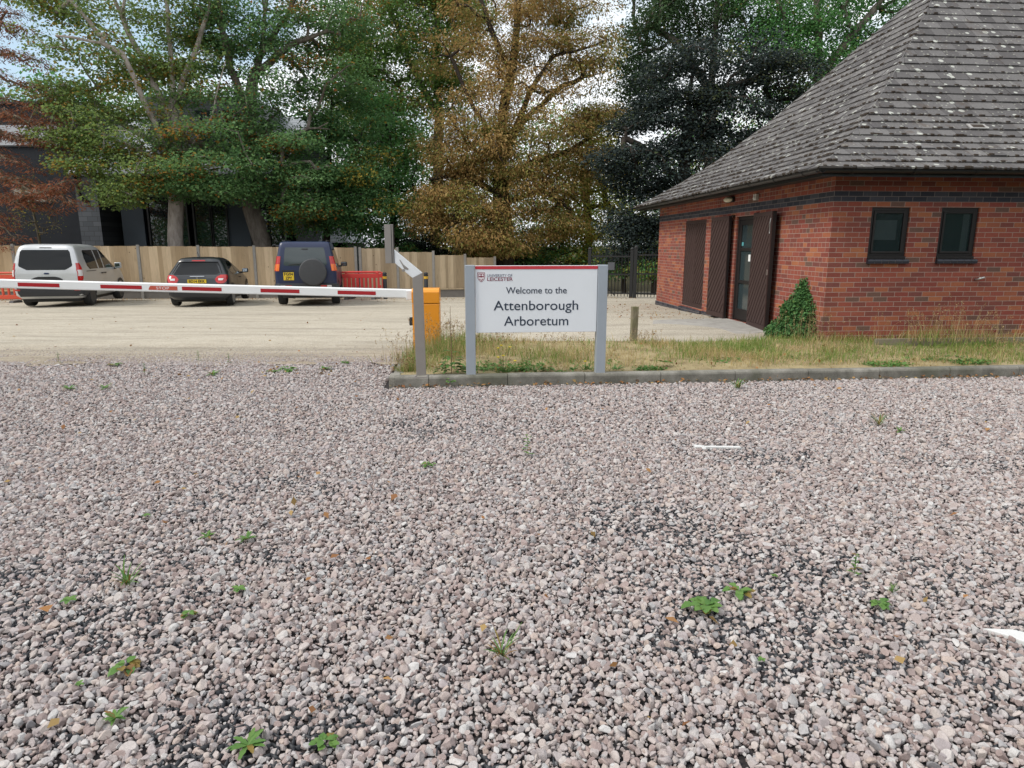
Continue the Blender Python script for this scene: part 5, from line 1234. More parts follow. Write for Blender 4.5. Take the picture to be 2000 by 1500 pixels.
# --- maple with the pale cut trunk
Y = 26.6; b = gpt(345, Y)
tree('maple_tree', 'open crowned maple with a pale cut-off trunk in front of the dark house', 'tree', b, [[b] + trk([(344,470),(343,395),(342,300),(338,180),(330,60),(320,-80)], Y), trk([(340,330),(290,215,-.5),(240,105,-1),(200,85,-1.4),(110,70,-1.8)], Y), trk([(338,240),(290,140),(250,60),(215,-20)], Y), trk([(341,300),(250,250),(160,180,.5)], Y), trk([(342,330),(410,240,-.4),(440,120,-.4)], Y), trk([(338,200),(380,110),(410,10)], Y)],
     lobes_px([(150,75,75,45,-1),(250,60,95,55,-.4),(330,20,90,70),(180,150,90,50,-.6),(140,200,55,35,-.8,14),(190,255,80,38,-1.2),(125,255,40,32,-1.2,12),(280,180,70,80,0,30),(175,312,50,24,-1.3,14),(255,295,80,42,-1.2),(300,335,90,36,-1.2),(235,370,45,24,-1.4,14),(380,295,60,55,-.6),(370,130,60,70,.2,18),(250,-60,150,70),(400,-60,110,70),(110,-5,60,25,-1,14)], Y, .8, .9), 'maple_light', 'pale', 22, 195, .098, .8, (.44,.44,.16), .25, 1.0, .29, .011, (.05,.16))
# --- leaning maple
Y = 27.6; b = gpt(520, Y)
tree('maple_tree', 'dense dark green maple with orange flecks and a leaning trunk, right of the pale trunk', 'tree', b, [[b] + trk([(512,470),(492,405),(483,330),(488,250),(495,150),(512,100),(520,0),(525,-120)], Y), trk([(490,240),(450,130,-.3),(430,40,-.5)], Y), trk([(497,150),(560,90,-.5),(640,60,-.8)], Y), trk([(486,330),(420,290,-1),(330,260,-1.3)], Y), trk([(486,300),(560,270,-.8),(640,240,-1)], Y), trk([(500,120),(560,30),(600,-60)], Y)],
     lobes_px([(520,40,120,80,.2),(440,90,70,70,0,26),(600,70,110,55,-.4),(650,30,70,60),(560,170,120,50,-.6),(440,210,100,40,-.8),(380,270,80,40,-1.3),(470,280,110,40,-1.4),(580,260,100,50,-1),(420,335,110,36,-1.7),(530,330,100,42,-1.5),(360,360,60,24,-1.8,14),(450,378,70,20,-1.7,16),(595,340,70,40,-1.2),(590,400,40,28,-1.2,10),(530,-80,170,70),(330,330,60,40,-1.5),(640,150,70,50,-.4)], Y, .8, 1.0), 'maple', 'grey', 23, 300, .094, .8, (.46,.46,.15), .25, 1.3, .36, .011, (.03,.11))
# --- darker tree with a thin straight trunk
Y = 28.6; b = gpt(638, Y)
tree('lime_tree', 'dark green tree with a thin straight trunk and yellowing tips behind the blue vehicle', 'tree', b, [[b] + trk([(638,470),(640,380),(645,250),(650,120),(655,0)], Y)],
     lobes_px([(640,300,80,70),(690,330,75,60,-.5),(650,380,95,50,-.8),(700,400,75,45,-.8),(610,430,55,35,-.6),(680,250,70,60),(690,345,45,16,-1.3,12),(660,435,60,25,-.7)], Y, .8, 1.15), 'dark', 'dark', 24, 340, .092, .8, (.42,.42,.2), .3, 1.2, .17, .010, (.03,.12))
# --- tall fresh green lime
Y = 32.5; b = gpt(850, Y)
tree('lime_tree', 'tall light green tree filling the gap between the maples and the brown chestnut', 'tree', b, [[b] + trk([(852,450),(856,330),(857,220),(856,120),(848,0),(845,-120)], Y), trk([(856,230),(800,120),(760,10)], Y), trk([(856,160),(890,70),(910,-40)], Y)],
     lobes_px([(760,120,90,90),(800,40,100,70),(880,80,70,90),(720,220,70,90),(800,240,80,80),(860,20,90,60),(690,150,50,80),(790,-70,150,70),(870,180,40,60),(690,60,50,60),(740,330,60,60)], Y, .8, 1.55), 'fresh', 'grey', 25, 300, .098, .75, (.5,.5,.3), .35, 1.0, .26, .010, (.06,.16))
# --- hornbeam low and green
Y = 30.2; b = gpt(770, Y)
tree('hornbeam_tree', 'bushy mid green tree low behind the fence, left of the brown chestnut', 'tree', b, [[b] + trk([(772,470),(765,380),(760,260)], Y)],
     lobes_px([(760,300,62,60),(740,370,70,55,-.5),(780,400,65,55,-.6),(720,440,60,50,-.5),(790,455,50,40,-.6),(745,230,45,45)], Y, .8, 1.5), 'mid', 'dark', 26, 190, .10, .7, (.45,.45,.16), .3, 1.2, .18, .009, (.03,.05))
# --- brown horse chestnut
Y = 29.2; b = gpt(985, Y)
tree('chestnut_tree', 'large horse chestnut turned brown, standing behind the welcome sign', 'tree', b, [[b] + trk([(985,480),(978,380),(975,300),(985,210),(1000,140),(1010,50),(1015,-120)], Y), trk([(978,330),(1015,230,-.3),(1035,180,-.4),(1080,110,-.6),(1140,95,-.6)], Y), trk([(1010,250),(1100,165),(1180,140)], Y), trk([(978,370),(1030,320),(1110,295),(1150,270)], Y), trk([(980,400),(1060,370,-.4),(1115,410,-.5)], Y), trk([(976,300),(920,200),(880,110)], Y), trk([(978,380),(900,340,-.5),(840,350,-.8)], Y), trk([(982,430),(900,400,-1.2),(870,450,-1.4)], Y), trk([(1000,150),(960,60),(930,-30)], Y)],
     lobes_px([(1000,30,110,80),(1090,60,100,70,-.3),(930,110,90,70),(1020,130,90,60,-.8),(1120,140,85,50,-.5),(960,210,90,60,-.9),(1070,220,100,50,-.6),(900,270,80,60,-.8),(1000,290,100,50,-1.3),(1110,290,75,55,-.4),(880,350,75,50,-1),(970,370,90,45,-1.4),(1070,370,75,50,-.6),(850,410,55,50,-1),(1140,330,40,40,-.2,10),(1010,-80,180,80),(1150,220,50,50,-.2,12),(900,420,90,50,-1.6,30),(960,470,70,30,-1.5,16),(1060,430,60,40,-.8,16),(1140,70,55,60),(950,340,70,50,-.6),(880,300,60,50,-.4),(920,470,60,30,-1.2,16),(1030,330,60,40,-.8)], Y, .75, 1.1), 'brown', 'dark', 27, 350, .104, .40, (.43,.43,.19), .65, .9, .42, .013, (.14,.34))
# --- yellow green tree right of the chestnut
Y = 33.5; b = gpt(1150, Y)
tree('acacia_tree', 'yellow green tree glowing between the chestnut and the dark copper beech', 'tree', b, [[b] + trk([(1150,470),(1145,380),(1150,280),(1155,230)], Y)],
     lobes_px([(1165,320,60,60,-2),(1130,410,75,60,-3.0),(1195,430,60,60,-3),(1205,350,45,60,-2),(1140,470,90,40,-3.3),(1175,250,35,45,-1,14),(1070,465,70,35,-3.3),(1100,360,50,40,-2.4)], Y, .8, 1.3), 'yellow', 'dark', 28, 200, .095, .6, (.45,.45,.2), .4, 1.0, .2, .009, (.1,.2))
# --- copper beech
Y = 26.0; b = gpt(1330, Y, .0)
tree('copper_beech', 'almost black copper beech rising behind the left end of the brick building', 'tree', b, [[b] + trk([(1330,460),(1335,330),(1345,200),(1360,90)], Y), trk([(1333,360),(1270,300,-.5),(1220,270,-.6)], Y), trk([(1340,240),(1420,170),(1500,150)], Y)],
     lobes_px([(1300,400,95,60,-.6),(1260,330,65,60,-.6),(1340,320,110,60,-.6),(1280,250,70,50,-.3),(1370,240,120,60),(1470,210,110,60),(1330,180,90,55),(1420,130,120,55),(1250,440,50,60,-.5),(1230,480,45,35,-.5),(1300,470,60,50,-.3),(1490,280,80,60),(1530,160,70,60),(1215,310,40,25,-.6,8)], Y, .8, 1.5), 'copper', 'dark', 29, 340, .09, .75, (.46,.46,.15), .35, 1.2, .30, .010, (.06,.10))
# --- green trees behind the building
Y = 31.5; b = gpt(1380, Y)
tree('ash_tree', 'tall grey green tree above the copper beech with sky showing through', 'tree', b, [[b] + trk([(1385,300),(1390,150),(1400,20),(1405,-100)], Y), trk([(1390,180),(1320,80),(1260,40)], Y)],
     lobes_px([(1290,50,80,60),(1360,20,90,70),(1250,100,40,60),(1330,-70,130,60),(1280,150,60,50),(1440,60,80,60),(1240,200,30,40,0,10)], Y, .8, 1.4), 'ash', 'grey', 30, 290, .10, .7, (.5,.5,.28), .4, 1.0, .26, .010, (.02,.03))
Y = 30.0; b = gpt(1600, Y)
tree('sycamore_tree', 'bright green tree looking over the left slope of the tiled roof', 'tree', b, [[b] + trk([(1600,300),(1600,150),(1595,0),(1590,-100)], Y), trk([(1600,150),(1680,50),(1740,-20)], Y)],
     lobes_px([(1560,60,90,70),(1640,80,90,60),(1720,30,90,60),(1600,-60,170,70),(1590,150,80,60),(1500,40,70,70),(1780,-40,100,60),(1545,28,16,12,-1.5,0)], Y, .8, 1.2), 'mid', 'grey', 31, 280, .10, .75, (.48,.48,.24), .4, 1.1, .28, .010, (.03,.03))
# --- shrubs and undergrowth behind the fence
def shrub(name, label, px, py, rx, ry, Y, leaf, seed, n=150, L=.09, tint=(.05,.05), grp='shrubs behind the fence', dens=1.6):
    b = gpt(px, Y); k = Y/FPX*1.02; top = at(px, py-ry, Y)[2]; zc = max(.5, at(px, py, Y)[2])
    lob = [((b[0], Y, zc), (rx*k, rx*k*.7, top-zc), int(dens*(rx*k*ry*k*3.3+10))), ((b[0]-rx*k*.45, Y-.4, zc*.7), (rx*k*.6, rx*k*.5, (top-zc)*.8), int(dens*8)), ((b[0]+rx*k*.45, Y-.3, zc*.6), (rx*k*.6, rx*k*.5, (top-zc)*.75), int(dens*8))]
    return tree(name, label, 'shrub', b, [[b, (b[0], Y, zc*.8)]], lob, leaf, 'dark', seed, n, L, .7, (.34,.34,.16), .3, 1.1, .10, .008, (tint[0], .08), 'stem', 'foliage', grp)
shrub('yew_shrub', 'very dark evergreen shrub under the brown chestnut, behind the fence end', 905, 460, 95, 60, 31.2, 'yew', 41, 220)
shrub('yew_shrub', 'dark evergreen shrub directly above the top of the welcome sign', 1010, 480, 75, 45, 31.4, 'yew', 42, 200)
shrub('laurel_shrub', 'mid green shrub showing above the sign between chestnut and gate', 1105, 500, 75, 35, 30.5, 'mid', 43, 150, .10)
shrub('laurel_shrub', 'green shrub behind the black railing gate', 1215, 530, 60, 35, 26.2, 'dark', 44, 150, .08)
shrub('laurel_shrub', 'green shrub behind the railings beside the brick wall', 1275, 520, 35, 40, 25.0, 'mid', 45, 130, .08, (.3,.2))
shrub('yew_shrub', 'dark evergreen shrub behind the red plastic barriers', 790, 480, 60, 30, 32.0, 'yew', 46, 160)
# leafless spindly young tree
Y = 26.3; b = gpt(92, Y); rg = np.random.default_rng(9); C = []
for z_, w_ in ((1.9,.95),(2.2,.85),(2.5,.75),(2.8,.6),(3.1,.45),(3.4,.3),(3.65,.18)):
    for _ in range(9): a = rg.uniform(0, 2*PI); C.append((b[0]+w_*math.cos(a)*rg.uniform(.5,1.1), Y+w_*math.sin(a)*rg.uniform(.4,1), z_+.3+rg.normal(0,.12)))
C = np.array(C); root = thing('bare_sapling', b, 'spindly almost leafless young tree in front of the dark house wall', 'sapling')
A_, par_, rad_ = branches([[b, (b[0]+.05, Y, 2.0), (b[0]-.12, Y, 3.9)]], C, rg, .012, .05, .02, .3, 1.2); V_, F_ = limb_mesh(A_-np.array(b), par_, rad_, 5); link('trunk', np_mesh('trunk', V_, F_, True), BK['twig'], root)
V_, F_, T_ = leaves(C-np.array(b), .5, .06, .5, .2, 7, (.12,.12,.12), rg, np.zeros(len(C))+.6); link('crown', np_mesh('crown', V_, F_, False, {'tint': T_}), LM['yellow'], root)

# --- distant woodland all round, one uncountable mass
rg = np.random.default_rng(77); C = []
for a in np.arange(-PI, PI, .016):
    front = math.cos(a) > .3
    if front:
        R = 50 + 4*math.sin(a*5); hgt = 10.5 + 1.5*math.sin(a*9) + 1.4*math.sin(a*23) - 4.5*math.exp(-((a-.14)/.07)**2)
    else: R = 26 + 2*math.sin(a*7); hgt = 7.0 + 2.0*math.sin(a*6+1) + 1.5*math.sin(a*17)  # unseen belt behind the camera, added for reflections and less front light
    for _ in range(int(hgt*2.0)): C.append((R*math.sin(a)+rg.normal(0,1.0), R*math.cos(a)+rg.normal(0,1.2), rg.uniform(-.3, 1)*hgt))
C = np.array(C); C = C[C[:, 2] > -.4]
V_, F_, T_ = leaves(C, .8, .19, .75, .3, 85, (.75,.75,.5), rg, np.clip(rg.normal(.3,.3,len(C)),0,1))
tag(link('distant_woodland', np_mesh('distant_woodland', V_, F_, False, {'tint': T_}), LM['mid']), 'distant belt of green woodland beyond the trees, with an added unseen belt behind the camera', 'woodland', kind='stuff')

# --- conical ivy clad conifer against the side wall
pa, pb_ = at(1588, 529, 10.95), at(1574, 658, 10.85); b = (float(pb_[0]), float(pb_[1]), .12); Hc = float(pa[2])-.12
root = thing('conical_shrub', b, 'dense green conical shrub growing against the brick wall by the open door', 'shrub'); rg = np.random.default_rng(5)
n = 620; q = 1-rg.random(n)**.62; a = rg.uniform(0, 2*PI, n); R_ = .49*(1-q)**.75*(1+.12*np.sin(a*3)+.10*np.sin(q*17)) 
C = np.stack([R_*np.cos(a)+(.20)*q-.02, R_*.8*np.sin(a)+.06*q, q*Hc*1.02+.02], -1)
V_, F_, T_ = leaves(C, .5, .036, .8, .5, 40, (.05,.05,.045), rg, np.clip(rg.normal(.2,.2,n),0,1)); link('foliage', np_mesh('foliage', V_, F_, False, {'tint': T_}), LM['ivy'], root)
mb = MB(); mb.lathe([(.36,.0),(.33,.15),(.22,Hc*.5),(.10,Hc*.8),(.02,Hc*.95)], 12)
for i, v in enumerate(mb.v): mb.v[i] = (v[0]+.2*v[2]/Hc-.02, v[1]*.8, v[2])
mb.build('dark_core', BK['dark'], root, smooth=True)  # added dark core behind the leaves, darkening the gaps
# ------------------------------------------------------------------ grass verge
def blade_field(P, H, Wd, rg, lean=.5):
    """curved tapered blades: P (m,3) roots, H heights, Wd widths"""
    m = len(P); a = rg.uniform(0, 2*PI, m); d = np.stack([np.cos(a), np.sin(a), 0*a], -1); b = rg.uniform(0, 2*PI, m); s = np.stack([np.cos(b), np.sin(b), 0*b], -1)
    ln = np.abs(rg.normal(0, lean, m)); V = np.empty((m, 6, 3))
    for k, (t, w) in enumerate(((0, 1.0), (.55, .75), (1, .12))):
        c = P + d*(ln*H*t*t)[:, None]; c[:, 2] += H*t*(1 - .35*np.minimum(1, ln)*t)
        V[:, 2*k] = c - s*(Wd*w*.5)[:, None]; V[:, 2*k+1] = c + s*(Wd*w*.5)[:, None]
    F = np.array([[0,1,3,2],[2,3,5,4]]); F = (np.arange(m)[:, None, None]*6 + F[None]).reshape(-1, 4)
    return V.reshape(-1, 3), F
LM['grass'] = leaf_mat('grass_blade', [(.14,.24,.05), (.19,.28,.065), (.25,.30,.08), (.12,.20,.045)], [(.46,.36,.18), (.54,.43,.22), (.40,.29,.13), (.36,.28,.14)], .3, .6)
LM['weed'] = leaf_mat('weed_leaf', [(.08,.18,.045), (.11,.22,.055), (.14,.25,.065)], [(.22,.12,.05), (.25,.20,.05)], .3, .45)
LM['straw'] = leaf_mat('straw_stem', [(.42,.32,.17), (.50,.38,.20), (.34,.24,.12)], [(.20,.12,.06)], .2, .7)
M['flower'] = plain('flower_yellow', (.78,.60,.02), .6, var=.06); M['stalk'] = plain('stalk', (.12,.14,.05), .7); M['stalk_brown'] = plain('stalk_brown', (.20,.13,.075), .8, var=.2)
rg = np.random.default_rng(31)
def vpt(s, d):
    p = kl(s, d); p[2] = float(verge_z(s, d)) if d < dback(s) - .05 else float(zg(p[0], p[1])); return p
P, Hh, T = [], [], []
m = 52000; s = rg.uniform(.12, 11.6, m)**1.0; d = .12 + (2.85-.12)*rg.random(m)
px_ = KERB_L[0] + KERB_DIR[0]*s + KERB_N[0]*d; py_ = KERB_L[1] + KERB_DIR[1]*s + KERB_N[1]*d
v = .6*vn1(s*.9+3, d*1.1+5) + .4*vn2(s*2.7, d*3.1+9); v2 = vn3(s*1.6+9, d*1.9+2)
dens = np.clip(.25 + 1.5*(v-.30), .06, 1) * (1 - .72*np.exp(-((s-3.5)/1.0)**2 - ((d-.55)/.42)**2)) * sstep(.10, .45, d)
back = sstep(1.7, 2.5, d); bx = px_ > 4.45
keep = rg.random(m) < dens*np.where(bx | (s < 2.8), 1, 1 - .45*back)
keep &= ~((d > dback(s) + .02)); keep &= (d - .2 > -9); keep &= s > .04 + .22*np.clip((d-.2)/2.4, 0, 1)
s, d, px_, py_, v, v2 = s[keep], d[keep], px_[keep], py_[keep], v[keep], v2[keep]; m = len(s)
h = .035 + .13*np.clip(v-.28, 0, 1)**1.1 + .03*rg.random(m)
h *= 1 + 1.1*np.exp(-((s-.55)/.7)**2) + .5*np.exp(-((s-2.2)/1.2)**2)*(d > .5) + .55*(px_ > 4.6)*sstep(1.4, 2.4, d)
h *= np.exp(rg.normal(0, .3, m)); h = np.clip(h, .02, .40); h *= .55 + .45*sstep(.15, .8, d)
z = np.array([verge_z(a, b) for a, b in zip(s, d)]); q = d > dback(s) - .12; z[q] = np.maximum(z[q]-.03, zg(px_[q], py_[q]))
V_, F_ = blade_field(np.stack([px_, py_, z - .006], -1), h, .0045 + .004*rg.random(m), rg, .65)
tint = np.clip(.40 + 1.7*(v2-.5) - .35*(v-.5) + .25*(h > .18) + rg.normal(0, .12, m), .02, .98)
tag(link('verge_grass', np_mesh('verge_grass', V_, F_, False, {'tint': np.repeat(tint, 6)}), LM['grass']), 'half dry rough grass covering the verge', 'grass', kind='stuff')

# low leafy ground cover along the kerb side of the verge
m = 1500; s = rg.uniform(.25, 11, m); d = .14 + np.abs(rg.normal(0, .35, m)); k = (vn2(s*1.9+4, d*2.5+8) > .56) & (d < 2.2); C = np.array([vpt(a, b) for a, b in zip(s[k], d[k])]); C[:, 2] += .012
V_, F_, T_ = leaves(C, 1.4, .034, .62, -.25, 9, (.035,.035,.010), rg, np.clip(rg.normal(.06, .1, len(C)), 0, 1))
tag(link('ground_cover', np_mesh('ground_cover', V_, F_, False, {'tint': T_}), LM['weed']), 'low leafy green ground cover spreading through the verge grass', 'ground cover', kind='stuff')

# tall dry seeding stems as separate clumps
def seed_clump(label, px, py, Y, n, h, sp, seed, name='dry_grass_clump', cat='dry grass', grp='dry grass clumps on the verge', leafy=.4):
    rg = np.random.default_rng(seed); p = at(px, py, Y); b = np.array([p[0], Y, max(.08, float(p[2]))]); root = thing(name, b, label, cat, 0, grp)
    V, F, T = [], [], []
    P = np.stack([rg.normal(0, sp, n), rg.normal(0, sp*.6, n), np.full(n, -.03)], -1); H = h*rg.uniform(.5, 1.05, n)
    Vb, Fb = blade_field(P, H, np.full(n, .0042), rg, .35)
    link('stems', np_mesh('stems', Vb, Fb, False, {'tint': rg.random(len(Vb))*.15}), LM['straw'], root)
    tip = Vb.reshape(n, 6, 3)[:, 4:6].mean(1); C = np.concatenate([tip - np.array([0,0,.02])*k for k in range(3)])
    Vl, Fl, Tl = leaves(C, .2, .016, .45, -.7, 4, (.006,.006,.012), rg, np.full(len(C), .5)); link('seed_heads', np_mesh('seed_heads', Vl, Fl, False, {'tint': Tl}), LM['straw'], root)
    k = int(n*2.2*leafy/.4)
    P = np.stack([rg.normal(0, sp, k), rg.normal(0, sp*.6, k), np.full(k, -.02)], -1); Vb, Fb = blade_field(P, h*.55*rg.uniform(.4, 1, k), np.full(k, .006), rg, .7)
    link('leaves', np_mesh('leaves', Vb, Fb, False, {'tint': np.repeat(np.clip(rg.normal(.45,.3,k),0,1), 6)}), LM['grass'], root)
seed_clump('dry seeding grass in front of the orange cabinet, right of the steel post', 848, 690, 9.2, 70, .62, .13, 1)
seed_clump('thin wispy grass stems left of the steel post, against the sand', 790, 705, 8.9, 42, .50, .17, 2)
seed_clump('green and straw grass tuft at the foot of the steel post on its left', 797, 722, 7.95, 45, .24, .075, 3, leafy=1.0)
seed_clump('dry grass between the orange cabinet and the left post of the sign', 892, 690, 8.8, 55, .50, .16, 4)
seed_clump('dry seeding grass under the left half of the sign panel', 968, 690, 8.6, 60, .36, .20, 5)
seed_clump('dry grass under the right half of the sign panel', 1090, 690, 8.9, 60, .34, .28, 6)
seed_clump('dry grass and seed stems in front of the conical green shrub', 1590, 665, 10.3, 60, .50, .25, 7)
seed_clump('tall brown weed stems against the wall below the left window', 1790, 662, 9.95, 42, .50, .20, 8)
seed_clump('tallest brown weed stems against the wall below the right window', 1850, 662, 9.95, 48, .66, .22, 9)
seed_clump('dry weed stems against the wall near the right edge of the photo', 1925, 662, 9.95, 40, .50, .22, 10)
seed_clump('short straw grass clump beside the mossy wooden post', 1262, 668, 10.1, 40, .22, .16, 11, leafy=.8)
seed_clump('green grass clump at the right edge of the photo behind the kerb', 1965, 695, 9.2, 50, .30, .30, 12, leafy=1.2)

# leafy weeds: leaf strips with a lobed outline
def leaf_strip(V, F, T, base, ang, L, Wd, rise, curl, lob, rg, tint):
    n = 7; d = np.array([math.cos(ang), math.sin(ang), 0]); s = np.array([-d[1], d[0], 0]); b0 = len(V)
    for k in range(n+1):
        t = k/n; w = Wd*(math.sin(PI*min(1, t*.92+.06))**.8)*(1 - lob*(k % 2)*.6) + .0006
        c = np.asarray(base) + d*L*t + np.array([0,0,1])*(rise*L*t - curl*L*t*t)
        V.append(c - s*w*.5 + np.array([0,0,w*.18])); V.append(c + 0); V.append(c + s*w*.5 + np.array([0,0,w*.18])); T += [tint]*3
    for k in range(n):
        a = b0 + 3*k; F += [[a, a+1, a+4, a+3], [a+1, a+2, a+5, a+4]]
def weed(label, px, py, wpx, kind='rosette', z=.012, seed=0, tint=.05, name='gravel_weed', grp='weeds growing through the gravel', Y=None):
    rg = np.random.default_rng(seed + int(px*7+py)); p = on_ground(px, py, z) if Y is None else at(px, py, Y)
    zc = p[1]*cp + (CAMH - p[2])*sp; R = wpx*.5*zc/FPX; V, F, T = [], [], []
    b = np.array([0, 0, .0])
    if kind == 'rosette':
        n = 12
        for k in range(n): leaf_strip(V, F, T, b, 2*PI*k/n*1.9+rg.normal(0,.25), R*rg.uniform(.65,1.1), R*.30, rg.uniform(.15,.75), rg.uniform(.1,.45), .5, rg, np.clip(tint+rg.normal(0,.1),0,1))
    elif kind == 'broad':
        for k in range(15):
            a = rg.uniform(0, 2*PI); r = R*rg.uniform(.0,.62); q = np.array([r*math.cos(a), r*math.sin(a), R*.22*rg.uniform(.2,1)])
            leaf_strip(V, F, T, q, a+rg.normal(0,.5), R*rg.uniform(.45,.7), R*.52, rg.uniform(.0,.35), rg.uniform(.1,.5), .35, rg, np.clip(tint+rg.normal(0,.15),0,1))
    elif kind == 'tuft':
        for k in range(26): leaf_strip(V, F, T, b + rg.normal(0, R*.12, 3)*[1,1,0], rg.uniform(0,2*PI), R*rg.uniform(.7,1.3), R*.10, rg.uniform(.7,1.9), rg.uniform(.2,.7), .0, rg, np.clip(tint+rg.normal(0,.15),0,1))
    elif kind == 'upright':
        H = R*2.4
        for k in range(16):
            t = k/15; leaf_strip(V, F, T, np.array([0,0,H*t]), k*2.4, R*(1-.5*t)*rg.uniform(.6,1), R*.28, .35, .3, .3, rg, np.clip(tint+rg.normal(0,.1),0,1))
        for q in range(3): leaf_strip(V, F, T, b, q*2.1, .004, .003, H/.004, 0, 0, rg, .2)
    else:   # seedling
        for k in range(5): leaf_strip(V, F, T, b, k*1.3+rg.normal(0,.2), R*rg.uniform(.7,1.1), R*.55, .3, .25, .1, rg, np.clip(tint+rg.normal(0,.1),0,1))
    me = np_mesh(name, np.array(V), np.array(F), True, {'tint': np.array(T)})
    return tag(link(name, me, LM['weed'], None, p), label, 'weed', grp)
W_ = [(485,1455,84,'rosette',.02,'large bright rosette weed with narrow leaves at the bottom left of the gravel'), (637,1450,62,'broad',.05,'broad leaved green weed just right of the large narrow leaved rosette'),
 (225,1402,56,'rosette',.05,'pale green weed with few long leaves, lower left of the gravel'), (245,1302,66,'broad',.55,'reddish green weed above the pale long leaved one at left'), (155,1335,22,'seedling',.0,'tiny green seedling left of the reddish weed'),
 (483,1053,46,'rosette',.0,'dark green rosette weed in the left middle of the gravel'), (285,1006,20,'seedling',.0,'single small round leaved weed up and left of the dark rosette'), (405,1048,36,'rosette',.15,'flat small weed just left of the dark green rosette'),
 (370,1200,36,'broad',.25,'small weed with a browned edge in the left foreground gravel'), (135,1172,38,'seedling',.0,'two leaved green seedling near the left edge'), (250,1141,56,'tuft',.2,'low sparse spreading weed at left, right of the two leaved seedling'), (467,1150,36,'seedling',.0,'small weed with rounded leaves below the dark green rosette'),
 (980,1281,62,'tuft',.45,'faded sprawling weed in the centre foreground gravel'), (1378,1190,84,'broad',.12,'largest broad leaved weed right of centre on the gravel'), (1443,1158,62,'broad',.12,'broad leaved weed just behind the largest one'), (1715,1181,50,'broad',.02,'round leaved weed in the right foreground gravel'),
 (1668,1122,36,'upright',.25,'upright bushy weed behind the round leaved weed at right'), (1743,1156,22,'tuft',.05,'tiny tuft right of the upright bushy weed'), (1487,1288,20,'seedling',.2,'tiny single weed in the right foreground below the broad leaved pair'), (1512,1124,18,'seedling',.0,'tiny seedling right of the broad leaved pair'),
 (838,908,30,'broad',.0,'small dark weed on the gravel below the kerb corner'), (1030,888,34,'upright',.2,'thin upright weed on the gravel below the sign'), (1717,829,32,'tuft',.5,'yellowish grass tuft on the gravel at right below the kerb'), (1758,842,26,'rosette',.05,'small dark green weed beside the yellowish tuft'),
 (135,760,34,'rosette',.05,'dark flat weed near the sand edge at the far left'), (205,758,26,'rosette',.1,'smaller flat weed right of the one at the far left'), (283,728,16,'upright',.15,'tallest thin weed standing at the edge of sand and gravel'), (415,731,32,'rosette',.05,'flat weed on the gravel edge below the hatchback'),
 (562,722,34,'broad',.0,'dense green weed on the gravel edge below the blue vehicle'), (532,726,22,'broad',.45,'yellow green weed left of the dense one on the gravel edge'), (635,721,30,'rosette',.0,'flat green weed on the gravel edge between the dense weed and the kerb'), (676,709,22,'broad',.1,'small green weed on the sand edge near the barrier post'),
 (225,713,26,'broad',.2,'low green weed on the sand edge at left'), (115,708,16,'upright',.3,'short sprig on the sand edge at far left'), (447,708,16,'upright',.2,'thin sprig at the sand edge below the hatchback, with brown leaves at its foot'), (1440,758,34,'tuft',.2,'grass tuft in the gravel close to the kerb, right of the sign'), (388,704,16,'upright',.2,'thin leafy sprig at the sand edge left of centre')]
for i, (px, py, w, k, tn, lb) in enumerate(W_): weed(lb, px, py, w, k, .014, i, tn)
for px, py, w, k, Y, tn, lb in ((1022,722,46,'rosette',7.95,.0,'green dandelion rosette on the verge under the sign, right of the yellow flowers'), (1068,722,38,'broad',7.95,.05,'low leafy weed under the middle of the sign panel'), (1205,722,34,'rosette',8.0,.1,'flat weed rosette just right of the right sign post'), (1300,708,40,'rosette',8.3,.15,'flat weed on the dry verge patch right of the sign'), (1120,722,30,'rosette',7.95,.0,'small rosette beside the right sign post on its left')):
    weed(lb, px, py, w, k, 0, 3, tn, 'verge_weed', 'weeds on the verge', Y)
# tall leafy plant by the left sign post, its runner over the kerb
p = at(882, 728, 7.72); root = thing('tall_weed', (p[0], 7.72, .115), 'tall thin weed with broad serrated leaves left of the left sign post', 'weed'); rg = np.random.default_rng(4)
mb = MB(); mb.tube([(0,0,-.02),(.005,.01,.3),(-.006,.0,.6),(-.002,.01,.80)], [.006,.005,.004,.002], 6); mb.tube([(.0,.0,.45),(.05,.0,.60)], .0025, 5); mb.tube([(0,0,.55),(-.03,.01,.66)], .0025, 5); mb.build('stem', M['stalk_brown'], root)
V, F, T = [], [], []
for k in range(46):
    t = rg.random()**1.6; a = rg.uniform(0, 2*PI); r = .17*(1-t)*rg.random(); leaf_strip(V, F, T, (r*math.cos(a), r*math.sin(a)*.5, .03+.30*t*rg.random()+.05*t), a, .11*rg.uniform(.6,1.1), .055, .3, .45, .35, rg, .03)
for k in range(14): t = .35+.65*k/14; leaf_strip(V, F, T, (0,0,.8*t), k*2.4, .05*(1.2-t), .010, .5, .5, .2, rg, .3)
for k in range(7): leaf_strip(V, F, T, (rg.uniform(-.02,.05), -.20-.02*rg.random(), -.05+.03*rg.random()), rg.uniform(0,6.3), .06, .03, .3, .4, .3, rg, .05)
link('leaves', np_mesh('leaves', np.array(V), np.array(F), True, {'tint': np.array(T)}), LM['weed'], root)
